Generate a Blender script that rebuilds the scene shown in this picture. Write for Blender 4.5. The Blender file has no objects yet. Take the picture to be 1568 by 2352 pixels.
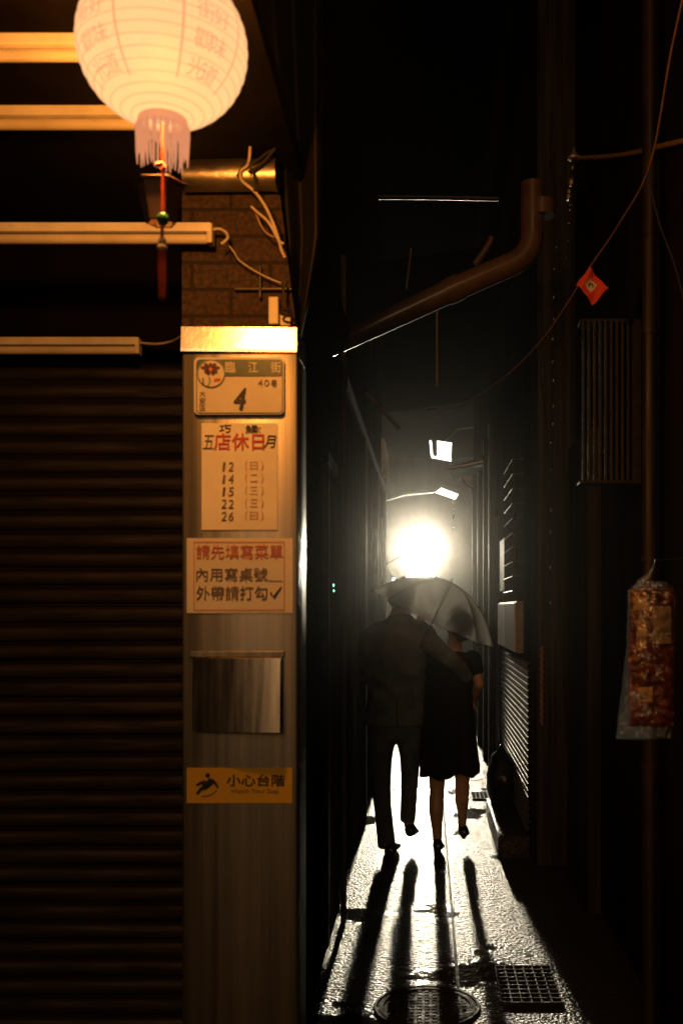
import bpy, bmesh, math, random
from mathutils import Vector, Matrix, Quaternion, noise
random.seed(7)
R = math.radians
C = bpy.context.scene
COL = C.collection

# ------------------------------------------------------------------ camera
F = 2287.0                     # focal length in the survey units used by at()
cam_d = bpy.data.cameras.new("camera"); cam = bpy.data.objects.new("camera", cam_d); COL.objects.link(cam)
cam.location = (0, 0, 1.5); cam.rotation_euler = (R(90), 0, 0)
cam_d.sensor_fit = 'VERTICAL'; cam_d.sensor_height = 36; cam_d.sensor_width = 24; cam_d.lens = 35.0
cam_d.shift_x = -196 / 2352; cam_d.shift_y = 224 / 2352
cam_d.clip_start = 0.05; cam_d.clip_end = 300
cam_d.dof.use_dof = True; cam_d.dof.focus_distance = 6.1; cam_d.dof.aperture_fstop = 4.5
C.camera = cam
C.render.resolution_x = 682; C.render.resolution_y = 1024

# ------------------------------------------------------------------ world (night) and exposure
W = bpy.data.worlds.new("World"); C.world = W; W.use_nodes = True
nt = W.node_tree; bg = nt.nodes['Background']
sky = nt.nodes.new('ShaderNodeTexSky'); sky.sky_type = 'NISHITA'; sky.sun_disc = False
sky.sun_elevation = R(-4); sky.sun_rotation = R(200)
nt.links.new(sky.outputs['Color'], bg.inputs['Color']); bg.inputs['Strength'].default_value = 0.0015
C.view_settings.view_transform = 'Standard'; C.view_settings.look = 'None'
C.view_settings.exposure = 0.0; C.view_settings.gamma = 1.0; C.view_settings.use_curve_mapping = False
C.cycles.use_denoising = True
C.cycles.max_bounces = 6; C.cycles.diffuse_bounces = 2; C.cycles.glossy_bounces = 3
C.cycles.transmission_bounces = 4; C.cycles.transparent_max_bounces = 12; C.cycles.volume_bounces = 0
C.cycles.sample_clamp_indirect = 3.0; C.cycles.caustics_reflective = False; C.cycles.caustics_refractive = False

sn = bpy.data.lights.new("street_fill", 'SUN'); sn.energy = 0.22; sn.angle = R(14); sn.color = (1.0, .54, .23)  # added warm fill, stands for street light from behind the camera
so = bpy.data.objects.new("street_fill", sn); COL.objects.link(so); so.rotation_euler = Vector((.05, 1, -.25)).to_track_quat('-Z', 'Y').to_euler()
LAMP_COL = (1.0, 0.87, 0.62)
ORANGE = (1.0, 0.33, 0.045)
ALLEY_POWER = 390.0
LANTERN_POWER = 260.0

# ------------------------------------------------------------------ helpers
def at(x, y, d):
    """point seen at survey position (x, y) at distance d down the alley"""
    return Vector(((x - 980) * d / F, d, 1.5 - (y - 1400) * d / F))
def gd(y):            # distance of a ground point
    return 1.5 * F / (y - 1400)

WL = {}
def wloc(o):
    return WL.get(o.name, Vector((0, 0, 0))) if o else Vector((0, 0, 0))
def tag(o, label=None, cat=None, group=None, kind=None):
    if label: o['label'] = label
    if cat: o['category'] = cat
    if group: o['group'] = group
    if kind: o['kind'] = kind
    return o
def empty(name, loc, label, cat, group=None):
    o = bpy.data.objects.new(name, None); COL.objects.link(o); o.location = loc
    o.empty_display_size = .1; WL[o.name] = Vector(loc)
    return tag(o, label, cat, group)
def children(o): return [c for c in list(bpy.data.objects) if c.parent == o]
def copy_tree(o, off, parent=None):
    c = o.copy(); COL.objects.link(c)
    if parent: c.parent = parent
    else: c.location = Vector(o.location) + Vector(off)
    for ch in children(o): copy_tree(ch, off, c)
    return c

def frame_from(t, ref=None):
    t = t.normalized()
    up = Vector((0, 0, 1)) if abs(t.z) < .95 else Vector((0, 1, 0))
    if ref is not None: up = ref
    u = up.cross(t)
    if u.length < 1e-6: u = Vector((1, 0, 0)).cross(t)
    u.normalize(); v = t.cross(u).normalized()
    return u, v

class MB:
    def __init__(s): s.v = []; s.f = []; s.m = []; s.mi = 0
    def add(s, vs, fs, M=None):
        o = len(s.v)
        s.v += [tuple(M @ Vector(p)) if M else tuple(p) for p in vs]
        for f in fs: s.f.append(tuple(i + o for i in f)); s.m.append(s.mi)
        return s
    def box(s, a, b, M=None):
        x0, y0, z0 = [min(p, q) for p, q in zip(a, b)]; x1, y1, z1 = [max(p, q) for p, q in zip(a, b)]
        return s.add([(x0,y0,z0),(x1,y0,z0),(x1,y1,z0),(x0,y1,z0),(x0,y0,z1),(x1,y0,z1),(x1,y1,z1),(x0,y1,z1)],
                     [(0,3,2,1),(4,5,6,7),(0,1,5,4),(1,2,6,5),(2,3,7,6),(3,0,4,7)], M)
    def bbox(s, a, b, r=.004, M=None):        # bevelled box
        bm = bmesh.new(); c = [(p+q)/2 for p, q in zip(a, b)]; d = [abs(q-p) for p, q in zip(a, b)]
        bmesh.ops.create_cube(bm, size=1, matrix=Matrix.Translation(c) @ Matrix.Diagonal((*d, 1)))
        bmesh.ops.bevel(bm, geom=bm.edges[:], offset=min(r, min(d)*.45), segments=2, affect='EDGES', profile=.5)
        s.bm(bm, M); return s
    def bm(s, bm, M=None):
        bm.verts.index_update()
        s.add([v.co[:] for v in bm.verts], [[v.index for v in f.verts] for f in bm.faces], M); bm.free(); return s
    def ring(s, rings, caps=True, closed=True):
        n = len(rings[0]); vs = [p for r in rings for p in r]; fs = []
        for i in range(len(rings) - 1):
            for k in range(n if closed else n - 1):
                a = i*n + k; b = i*n + (k+1) % n
                fs.append((a, b, b+n, a+n))
        if caps and closed:
            fs.append(tuple(range(n-1, -1, -1))); fs.append(tuple((len(rings)-1)*n + k for k in range(n)))
        return s.add(vs, fs)
    def tube(s, pts, r, n=8, caps=True, flat=1.0, ref=None):
        pts = [Vector(p) for p in pts]; rings = []
        rs = r if isinstance(r, (list, tuple)) else [r]*len(pts)
        pu = None
        for i, p in enumerate(pts):
            t = (pts[min(i+1, len(pts)-1)] - pts[max(i-1, 0)])
            if t.length < 1e-9: t = Vector((0, 0, 1))
            if pu is None: u, v = frame_from(t, ref)
            else:
                t.normalize(); u = (pu - t*pu.dot(t)).normalized(); v = t.cross(u)
            pu = u
            rings.append([p + (u*math.cos(a) + v*math.sin(a)*flat)*rs[i] for a in [2*math.pi*k/n for k in range(n)]])
        return s.ring(rings, caps)
    def lathe(s, prof, c=(0,0,0), n=24, caps=True):
        c = Vector(c)
        return s.ring([[c + Vector((r*math.cos(2*math.pi*k/n), r*math.sin(2*math.pi*k/n), z)) for k in range(n)] for r, z in prof], caps)
    def ball(s, c, r, n=12, m=8, M=None):
        c = Vector(c); rx, ry, rz = r if isinstance(r, (tuple, list)) else (r, r, r)
        rings = []
        for j in range(m+1):
            t = math.pi*(j/m); q = max(math.sin(t), .02)
            rings.append([c + (M @ Vector((rx*q*math.cos(2*math.pi*k/n), ry*q*math.sin(2*math.pi*k/n), -rz*math.cos(t))) if M else Vector((rx*q*math.cos(2*math.pi*k/n), ry*q*math.sin(2*math.pi*k/n), -rz*math.cos(t)))) for k in range(n)])
        return s.ring(rings)
    def grid(s, fn, nu, nv):
        vs = [fn(i/nu, j/nv) for j in range(nv+1) for i in range(nu+1)]
        fs = [(j*(nu+1)+i, j*(nu+1)+i+1, (j+1)*(nu+1)+i+1, (j+1)*(nu+1)+i) for j in range(nv) for i in range(nu)]
        return s.add(vs, fs)
    def prism(s, poly, a, b, axis='y'):      # polygon in (x,z), extruded along y
        n = len(poly); vs = [(x, a, z) for x, z in poly] + [(x, b, z) for x, z in poly]
        fs = [tuple(range(n)), tuple(range(2*n-1, n-1, -1))] + [(k, k+n, (k+1) % n + n, (k+1) % n) for k in range(n)]
        return s.add(vs, fs)
    def build(s, name, mats, parent=None, smooth=False):
        me = bpy.data.meshes.new(name); off = wloc(parent)
        me.from_pydata([tuple(Vector(p) - off) for p in s.v], [], s.f)
        if not isinstance(mats, (list, tuple)): mats = [mats]
        for m in mats: me.materials.append(m)
        if len(mats) > 1: me.polygons.foreach_set('material_index', s.m)
        bm = bmesh.new(); bm.from_mesh(me); bmesh.ops.recalc_face_normals(bm, faces=bm.faces); bm.to_mesh(me); bm.free()
        if smooth:
            me.polygons.foreach_set('use_smooth', [True]*len(me.polygons))
            if smooth != 'all': me.set_sharp_from_angle(angle=R(40))
        o = bpy.data.objects.new(name, me); COL.objects.link(o)
        if parent: o.parent = parent
        WL[o.name] = Vector(off)
        return o

def remesh(o, voxel, smooth=6, fac=.5):
    md = o.modifiers.new('r', 'REMESH'); md.mode = 'VOXEL'; md.voxel_size = voxel; md.use_smooth_shade = True
    sm = o.modifiers.new('s', 'SMOOTH'); sm.iterations = smooth; sm.factor = fac
    dg = bpy.context.evaluated_depsgraph_get(); ev = o.evaluated_get(dg)
    me = bpy.data.meshes.new_from_object(ev); old = o.data
    mats = [m for m in old.materials]; o.modifiers.clear(); o.data = me
    me.materials.clear()
    for m in mats: me.materials.append(m)
    me.polygons.foreach_set('use_smooth', [True]*len(me.polygons))
    bpy.data.meshes.remove(old); return o

def spline(pts, n=8):
    """Catmull-Rom through the points"""
    P = [Vector(p) for p in pts]; out = []
    for i in range(len(P)-1):
        p0 = P[max(i-1, 0)]; p1 = P[i]; p2 = P[i+1]; p3 = P[min(i+2, len(P)-1)]
        for k in range(n):
            t = k/n
            out.append(.5*((2*p1) + (p2-p0)*t + (2*p0-5*p1+4*p2-p3)*t*t + (3*p1-p0-3*p2+p3)*t**3))
    out.append(P[-1]); return out

_tc = {}
def text_geo(body, bold=0.0):
    key = (body, bold)
    if key in _tc: return _tc[key]
    cu = bpy.data.curves.new('t', 'FONT'); cu.body = body; cu.size = 1; cu.resolution_u = 3; cu.offset = bold
    cu.align_x = 'CENTER'; cu.align_y = 'CENTER'
    ob = bpy.data.objects.new('t', cu); COL.objects.link(ob)
    dg = bpy.context.evaluated_depsgraph_get(); dg.update()
    me = bpy.data.meshes.new_from_object(ob.evaluated_get(dg))
    vs = [v.co.copy() for v in me.vertices]; fs = [tuple(p.vertices) for p in me.polygons]
    bpy.data.objects.remove(ob); bpy.data.curves.remove(cu); bpy.data.meshes.remove(me)
    if vs:
        x0 = min(v.x for v in vs); x1 = max(v.x for v in vs); y0 = min(v.y for v in vs); y1 = max(v.y for v in vs)
        c = Vector(((x0+x1)/2, (y0+y1)/2, 0)); s = (x1-x0, y1-y0)
        vs = [v - c for v in vs]
    else: s = (1, 1)
    _tc[key] = (vs, fs, s); return _tc[key]

class Ink(MB):
    """flat writing on a panel that faces the street; given by its box on the panel"""
    def write(s, body, x0, y0, x1, y1, d, shear=0, rot=0, bold=0.0):
        if bold:
            e_ = bold*(x1-x0)/max(1, len(body))*.55
            for q, (dx, dy) in enumerate(((-e_, 0), (e_, 0), (0, -e_), (0, e_))): s.write(body, x0+dx, y0+dy, x1+dx, y1+dy, d-.00008*(q+1), shear, rot)
        vs, fs, (w, h) = text_geo(body)
        a = at(x0, y1, d); b = at(x1, y0, d); sx = (b.x-a.x)/w; sz = (b.z-a.z)/h
        c = (a+b)/2; cr, sr = math.cos(rot), math.sin(rot); out = []
        for v in vs:
            x = v.x*sx + shear*v.y*sz; z = v.y*sz
            out.append((c.x + x*cr - z*sr, d, c.z + x*sr + z*cr))
        return s.add(out, fs)
    def stroke(s, pts, w, d):
        P = [at(x, y, d) for x, y in pts]; L = []; Rr = []
        for i, p in enumerate(P):
            t = P[min(i+1, len(P)-1)] - P[max(i-1, 0)]; t.normalize(); n = Vector((-t.z, 0, t.x))
            ww = w[i] if isinstance(w, (list, tuple)) else w
            L.append(p + n*ww/2); Rr.append(p - n*ww/2)
        n = len(P)
        return s.add(L+Rr, [(i, i+1, n+i+1, n+i) for i in range(n-1)])

# ------------------------------------------------------------------ materials
def pmat(name, c1, c2=None, scale=8, rough=.6, rough2=None, metal=0.0, bump=0, bscale=60, stretch=(1,1,1), spec=.5, coat=0, detail=6, thresh=(.35,.65), trans=0):
    m = bpy.data.materials.new(name); m.use_nodes = True; t = m.node_tree; L = t.links
    b = t.nodes['Principled BSDF']; b.inputs['Metallic'].default_value = metal
    b.inputs['Specular IOR Level'].default_value = spec; b.inputs['Coat Weight'].default_value = coat
    b.inputs['Coat Roughness'].default_value = .15
    b.inputs['Roughness'].default_value = rough; b.inputs['Base Color'].default_value = (*c1, 1)
    b.inputs['Transmission Weight'].default_value = trans
    tc = t.nodes.new('ShaderNodeTexCoord'); mp = t.nodes.new('ShaderNodeMapping'); mp.inputs['Scale'].default_value = stretch
    L.new(tc.outputs['Object'], mp.inputs['Vector'])
    nz = t.nodes.new('ShaderNodeTexNoise'); nz.inputs['Scale'].default_value = scale; nz.inputs['Detail'].default_value = detail
    L.new(mp.outputs['Vector'], nz.inputs['Vector'])
    if c2 is not None:
        r = t.nodes.new('ShaderNodeValToRGB'); r.color_ramp.elements[0].position = thresh[0]; r.color_ramp.elements[1].position = thresh[1]
        r.color_ramp.elements[0].color = (*c1, 1); r.color_ramp.elements[1].color = (*c2, 1)
        L.new(nz.outputs['Fac'], r.inputs['Fac']); L.new(r.outputs['Color'], b.inputs['Base Color'])
    if rough2 is not None:
        mr = t.nodes.new('ShaderNodeMapRange'); mr.inputs['From Min'].default_value = thresh[0]; mr.inputs['From Max'].default_value = thresh[1]
        mr.inputs['To Min'].default_value = rough; mr.inputs['To Max'].default_value = rough2
        L.new(nz.outputs['Fac'], mr.inputs['Value']); L.new(mr.outputs['Result'], b.inputs['Roughness'])
    if bump:
        n2 = t.nodes.new('ShaderNodeTexNoise'); n2.inputs['Scale'].default_value = bscale; n2.inputs['Detail'].default_value = 5
        L.new(mp.outputs['Vector'], n2.inputs['Vector'])
        bp = t.nodes.new('ShaderNodeBump'); bp.inputs['Strength'].default_value = min(1, bump); bp.inputs['Distance'].default_value = .01*max(1, bump)
        L.new(n2.outputs['Fac'], bp.inputs['Height']); L.new(bp.outputs['Normal'], b.inputs['Normal'])
    return m
def emat(name, col, strength):
    m = bpy.data.materials.new(name); m.use_nodes = True; t = m.node_tree
    for n in list(t.nodes):
        if n.type != 'OUTPUT_MATERIAL': t.nodes.remove(n)
    e = t.nodes.new('ShaderNodeEmission'); e.inputs['Color'].default_value = (*col, 1); e.inputs['Strength'].default_value = strength
    t.links.new(e.outputs[0], t.nodes['Material Output'].inputs['Surface']); return m

M = {}
M['dark_wall'] = pmat('weathered dark render', (.010,.008,.0065), (.026,.021,.016), 3, .95, .9, spec=.0, bump=.4, bscale=40, stretch=(1,1,.25))
M['dark_wood'] = pmat('wet dark boarding', (.012,.010,.008), (.045,.036,.026), 9, .75, .55, spec=.2, bump=.6, bscale=14, stretch=(4,4,.12))
M['streak_wall'] = pmat('streaked wet corrugated wall', (.03,.026,.021), (.10,.088,.07), 10, .65, .42, spec=.25, bump=.6, bscale=9, stretch=(1,5,.1))
M['steel'] = pmat('brushed stainless steel', (.24,.225,.20), (.40,.375,.33), 5, .38, .46, metal=.93, bump=.05, bscale=30, stretch=(9,9,.12))
M['steel_bright'] = pmat('bright brushed steel plate', (.52,.49,.44), (.62,.58,.52), 7, .24, .32, metal=1, stretch=(8,8,.3))
M['white_metal'] = pmat('off white painted metal', (.66,.62,.54), (.82,.79,.72), 9, .4, .55, bump=.05)
M['cream'] = pmat('cream plastic', (.55,.5,.4), (.68,.62,.52), 6, .4)
M['cap'] = pmat('polished steel cap', (.72,.68,.62), (.8,.76,.7), 6, .22, .3, metal=1, bump=.04)
M['duct'] = pmat('galvanised duct steel', (.40,.36,.30), (.55,.5,.42), 14, .3, .42, metal=.95, bump=.1)
M['cage'] = pmat('rusty grille bars', (.010,.007,.005), (.026,.018,.011), 30, .6, bump=.2)
M['pipe_dark'] = pmat('dark downspout paint', (.014,.009,.006), (.028,.017,.010), 6, .45, .6)
M['paper'] = pmat('creased white paper', (.72,.70,.64), (.82,.80,.75), 5, .75, bump=.25, bscale=18)
M['laminate'] = pmat('laminated paper', (.70,.67,.62), (.78,.75,.70), 6, .45, bump=.12, bscale=12)
M['plate_white'] = pmat('enamelled white plate', (.48,.45,.39), (.56,.53,.47), 10, .4)
M['plate_green'] = pmat('enamelled dark green', (.012,.05,.04), (.02,.07,.055), 8, .4)
M['ink_black'] = pmat('black ink', (.008,.008,.008), (.02,.018,.016), 40, .6)
M['ink_grey'] = pmat('pencil grey ink', (.10,.075,.05), (.2,.15,.11), 60, .7)
M['ink_faint'] = pmat('faint orange marker', (.42,.25,.15), (.55,.36,.24), 90, .7)
M['ink_red'] = pmat('red ink', (.42,.03,.015), (.55,.06,.03), 50, .6)
M['ink_red_pale'] = pmat('faded red print', (.5,.12,.05), (.6,.18,.09), 60, .6)
M['ink_plum'] = pmat('dark plum ink', (.05,.012,.03), (.09,.02,.05), 40, .6)
M['caution_yellow'] = pmat('yellow sticker vinyl', (.92,.55,.04), (.95,.6,.06), 5, .3)
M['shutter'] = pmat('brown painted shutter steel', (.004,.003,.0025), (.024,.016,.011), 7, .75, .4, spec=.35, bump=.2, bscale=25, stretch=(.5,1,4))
M['soffit'] = pmat('dark soffit board', (.005,.004,.003), (.010,.007,.005), 4, .95, spec=.0)
M['brick'] = None
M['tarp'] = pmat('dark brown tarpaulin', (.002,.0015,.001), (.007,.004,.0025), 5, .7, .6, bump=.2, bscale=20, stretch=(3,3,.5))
M['cable_white'] = pmat('dusty pale cable', (.45,.38,.28), (.6,.52,.4), 30, .55)
M['cable_black'] = pmat('black rubber cable', (.012,.011,.01), (.02,.018,.016), 30, .5)
M['cable_brown'] = pmat('brown weathered cable', (.25,.16,.09), (.36,.24,.14), 40, .6)
M['pipe'] = pmat('brown glazed pipe', (.085,.046,.022), (.14,.078,.04), 6, .42, .55, coat=.25)
M['metal_dark'] = pmat('dark galvanised metal', (.03,.028,.025), (.06,.056,.05), 14, .35, .55, metal=.8)
M['metal_wet'] = pmat('wet galvanised metal', (.35,.33,.29), (.55,.52,.46), 10, .3, .45, metal=.6)
M['canopy_sheet'] = pmat('brown corrugated canopy', (.36,.21,.12), (.5,.31,.18), 6, .6, bump=.3, bscale=25)
M['iron'] = pmat('wet cast iron', (.010,.010,.010), (.022,.02,.018), 20, .45, .75, spec=.3, bump=.8, bscale=90)
M['suit'] = pmat('charcoal suit wool', (.12,.15,.18), (.19,.23,.27), 14, .85, bump=.25, bscale=300, spec=.2)
M['trouser'] = pmat('charcoal trouser wool', (.09,.11,.13), (.14,.17,.20), 14, .85, bump=.25, bscale=300, spec=.2)
M['shirt'] = pmat('pale shirt cotton', (.6,.56,.48), (.7,.66,.58), 60, .8)
M['dress'] = pmat('black dress fabric', (.012,.011,.011), (.02,.018,.017), 180, .9, bump=.2, bscale=260, spec=.15)
M['skin'] = pmat('skin', (.50,.31,.20), (.58,.37,.25), 12, .5)
M['hair'] = pmat('black hair', (.012,.009,.007), (.03,.022,.015), 90, .4, stretch=(6,6,1), bump=.4, bscale=80)
M['shoe'] = pmat('black shoe leather', (.01,.009,.009), (.016,.014,.013), 30, .3)
M['bag_black'] = pmat('black refuse plastic', (.01,.01,.01), (.016,.015,.015), 20, .3, bump=.8, bscale=22)
M['flag'] = pmat('red pennant cloth', (.75,.055,.015), (.85,.10,.03), 14, .7, bump=.2, bscale=40)
M['flag_white'] = pmat('white pennant print', (.7,.66,.58), (.78,.74,.66), 30, .7)
M['snack_red'] = pmat('dark red foil pack', (.09,.016,.007), (.19,.042,.016), 16, .35, bump=.3, bscale=40)
M['snack_beige'] = pmat('beige label', (.50,.36,.2), (.62,.46,.28), 30, .6)
M['snack_tan'] = pmat('tan label', (.30,.24,.18), (.4,.32,.24), 30, .7)
M['clad'] = pmat('wet grey cladding', (.18,.17,.14), (.28,.26,.22), 12, .6, .45, spec=.35, bump=.2, bscale=30)
M['red_string'] = pmat('red silk string', (.45,.03,.015), (.6,.06,.03), 60, .6)
M['jade'] = pmat('green glass bead', (.02,.10,.05), (.04,.16,.08), 30, .15)
M['pendant'] = pmat('brown smoked card', (.05,.024,.012), (.08,.04,.02), 12, .5)
M['concrete'] = pmat('wet concrete', (.05,.047,.042), (.1,.095,.085), 8, .35, .55, bump=.8, bscale=120)

def brick_mat():
    m = pmat('sooty brick', (.022,.012,.006), (.085,.047,.025), 70, .8, bump=.6, bscale=120, thresh=(.35,.75)); t = m.node_tree; L = t.links
    b = t.nodes['Principled BSDF']; tc = t.nodes['Texture Coordinate']
    mp = t.nodes.new('ShaderNodeMapping'); mp.inputs['Rotation'].default_value = (R(90), 0, 0); L.new(tc.outputs['Object'], mp.inputs['Vector'])
    br = t.nodes.new('ShaderNodeTexBrick'); br.inputs['Scale'].default_value = 1; br.inputs['Brick Width'].default_value = .22
    br.inputs['Row Height'].default_value = .075; br.inputs['Mortar Size'].default_value = .005; br.inputs['Mortar Smooth'].default_value = .3
    L.new(mp.outputs['Vector'], br.inputs['Vector'])
    mx = t.nodes.new('ShaderNodeMix'); mx.data_type = 'RGBA'
    src = b.inputs['Base Color'].links[0].from_socket
    L.new(br.outputs['Fac'], mx.inputs['Factor']); L.new(src, mx.inputs['A']); mx.inputs['B'].default_value = (.015,.01,.008,1)
    L.new(mx.outputs['Result'], b.inputs['Base Color'])
    bp = t.nodes.new('ShaderNodeBump'); bp.inputs['Strength'].default_value = .8; bp.invert = True
    bp.inputs['Distance'].default_value = .012; L.new(b.inputs['Normal'].links[0].from_socket, bp.inputs['Normal'])
    L.new(br.outputs['Fac'], bp.inputs['Height']); L.new(bp.outputs['Normal'], b.inputs['Normal']); return m
M['brick'] = brick_mat()

def ground_mat():
    m = bpy.data.materials.new('rain soaked asphalt'); m.use_nodes = True; t = m.node_tree; L = t.links; N = t.nodes.new
    b = t.nodes['Principled BSDF']; tc = N('ShaderNodeTexCoord')
    b.inputs['Specular IOR Level'].default_value = .18
    def noise_(scale, detail=4, w=None):
        n = N('ShaderNodeTexNoise'); n.inputs['Scale'].default_value = scale; n.inputs['Detail'].default_value = detail
        L.new(tc.outputs['Object'], n.inputs['Vector']); return n
    big = noise_(1.9, 6); fine = noise_(82, 3); mid = noise_(20, 3)
    vor = N('ShaderNodeTexVoronoi'); vor.inputs['Scale'].default_value = 74; L.new(tc.outputs['Object'], vor.inputs['Vector'])
    # puddle mask
    pm = N('ShaderNodeMapRange'); pm.inputs['From Min'].default_value = .54; pm.inputs['From Max'].default_value = .62
    L.new(big.outputs['Fac'], pm.inputs['Value'])
    cr = N('ShaderNodeValToRGB'); cr.color_ramp.elements[0].color = (.022,.021,.02,1); cr.color_ramp.elements[1].color = (.05,.047,.043,1)
    L.new(mid.outputs['Fac'], cr.inputs['Fac']); L.new(cr.outputs['Color'], b.inputs['Base Color'])
    rr = N('ShaderNodeMapRange'); rr.inputs['To Min'].default_value = .27; rr.inputs['To Max'].default_value = .08
    L.new(pm.outputs['Result'], rr.inputs['Value']); L.new(rr.outputs['Result'], b.inputs['Roughness'])
    ad = N('ShaderNodeMath'); ad.operation = 'ADD'; L.new(fine.outputs['Fac'], ad.inputs[0]); 
    vm = N('ShaderNodeMath'); vm.operation = 'MULTIPLY'; vm.inputs[1].default_value = .8; L.new(vor.outputs['Distance'], vm.inputs[0]); L.new(vm.outputs[0], ad.inputs[1])
    st = N('ShaderNodeMapRange'); st.inputs['To Min'].default_value = 1.0; st.inputs['To Max'].default_value = .06
    L.new(pm.outputs['Result'], st.inputs['Value'])
    sp = N('ShaderNodeSeparateXYZ'); L.new(tc.outputs['Object'], sp.inputs[0])
    dx = N('ShaderNodeMath'); dx.operation = 'ADD'; dx.inputs[1].default_value = .035; L.new(sp.outputs['X'], dx.inputs[0])
    ax = N('ShaderNodeMath'); ax.operation = 'ABSOLUTE'; L.new(dx.outputs[0], ax.inputs[0])
    wob = N('ShaderNodeMath'); wob.operation = 'MULTIPLY_ADD'; wob.inputs[1].default_value = .10; L.new(mid.outputs['Fac'], wob.inputs[0]); L.new(ax.outputs[0], wob.inputs[2])
    band = N('ShaderNodeMapRange'); band.inputs['From Min'].default_value = .13; band.inputs['From Max'].default_value = .20; band.inputs['To Min'].default_value = .4; band.inputs['To Max'].default_value = 1.0
    L.new(wob.outputs[0], band.inputs['Value'])
    s2 = N('ShaderNodeMath'); s2.operation = 'MULTIPLY'; L.new(st.outputs['Result'], s2.inputs[0]); L.new(band.outputs['Result'], s2.inputs[1])
    bp = N('ShaderNodeBump'); bp.inputs['Distance'].default_value = .0085; L.new(s2.outputs[0], bp.inputs['Strength'])
    L.new(ad.outputs[0], bp.inputs['Height'])
    b2 = N('ShaderNodeBump'); b2.inputs['Distance'].default_value = .02; b2.inputs['Strength'].default_value = .25
    L.new(mid.outputs['Fac'], b2.inputs['Height']); L.new(bp.outputs['Normal'], b2.inputs['Normal'])
    L.new(b2.outputs['Normal'], b.inputs['Normal']); return m
M['ground'] = ground_mat()

# ------------------------------------------------------------------ ground
g = MB(); g.grid(lambda u, v: (-6 + 12*u, -3 + 43*v, 0), 1, 1); tag(g.build('ground', M['ground']), kind='structure')
XL, XR, XN = -.44, .63, .86          # left alley wall, right alley wall, right wall nearest the street

# expansion seam down the middle of the paving
s = MB(); s.box((.118, 3.0, -.01), (.130, 9.5, .003)); tag(s.build('paving_seam', M['iron']), kind='structure')
# raised concrete step on the right
s = MB(); s.bbox((.43, 6.02, -.02), (.625, 7.25, .13), .012)
tag(s.build('doorstep', M['ground'], smooth=True), 'low wet concrete doorstep beside the black wall pier', 'step')

# ------------------------------------------------------------------ buildings along the alley
b = empty('alley_building', (-.6, 4.2, 0), 'dark left alley building beside the steel pillar with a narrow door', 'building')
w = MB(); w.box((-.60, 2.83, 0), (XL, 5.4, 6.8)); w.build('wall', M['dark_wall'], b)
w = MB(); w.box((-4.2, 2.83, 2.82), (-.602, 5.3, 6.8)); w.build('upper_wall', M['dark_wall'], b)
w = MB(); w.box((-4.2, 4.98, 0), (-.602, 5.2, 2.80)); w.build('back_wall', M['dark_wall'], b)
dr = MB()
for y0, y1, z0, z1 in ((4.10, 4.16, .1, 2.1), (4.95, 5.01, .1, 2.1), (4.10, 5.01, 2.102, 2.16)): dr.bbox((XL+.001, y0, z0), (XL+.035, y1, z1), .006)
do = MB(); do.bbox((XL+.001, 4.165, .1), (XL+.016, 4.945, 2.095), .004)
dd = do.build('door', M['dark_wood'], b); dr.build('door_frame', M['metal_dark'], dd)
p = MB(); p.tube([(XL+.04, 4.78, 0), (XL+.04, 4.78, 3.2)], .014, 8); p.build('conduit', M['metal_wet'], b, True)

b = empty('boarded_building', (-.6, 12, 0), 'long streaked corrugated building along the left of the alley', 'building')
w = MB(); ys = []; y = 5.4
prof = []
k = 0
while y < 11.0:
    prof.append((XL-.03 + (.012 if k % 2 else -.012), y)); y += .05 if y < 9 else .1; k += 1
vs = [(x, yy, .02) for x, yy in prof] + [(x, yy, 2.7) for x, yy in prof]; n = len(prof)
w.add(vs, [(i, i+1, n+i+1, n+i) for i in range(n-1)]); w.build('cladding', M['streak_wall'], b)
w = MB(); w.box((-1.5, 5.41, 0), (XL-.055, 11.0, 6.2)); w.build('wall', M['dark_wall'], b)
w = MB(); w.bbox((XL-.05, 5.405, 2.702), (XL+.01, 10.9, 2.78), .01); w.build('ledge', M['dark_wood'], b)
for yy in (6.9, 8.6, 10.2): MB().bbox((XL-.035, yy, 0), (XL+.02, yy+.09, 2.69), .008).build('post', M['dark_wood'], b)
w = MB()
for i in range(7): w.box((XL+.0, 9.6+i*.16, 2.85), (XL+.03, 9.66+i*.16, 3.15))
w.build('vent_grille', M['metal_wet'], b)

b = empty('near_right_building', (1.2, 3, 0), 'dark rendered building on the right with a caged window', 'building')
w = MB(); w.box((XN, .6, 0), (2.6, 5.79, 7.0)); w.build('wall', M['dark_wall'], b)
w = MB(); w.bbox((XN-.07, 4.9, 0), (XN-.002, 5.6, 2.4), .006); w.build('shutter_door', M['dark_wood'], b)
w = MB(); w.tube([(XN-.02, 3.0, 0), (XN-.02, 3.0, 2.1)], .012, 8); w.build('conduit', M['metal_dark'], b, True)
w = MB(); w.bbox((.64, 5.8, 0), (2.6, 6.0, 6.8), .008); tag(w.build('wall_pier', M['dark_wood']), 'dark boarded wall pier jutting into the alley at the right', 'pier')

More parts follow.
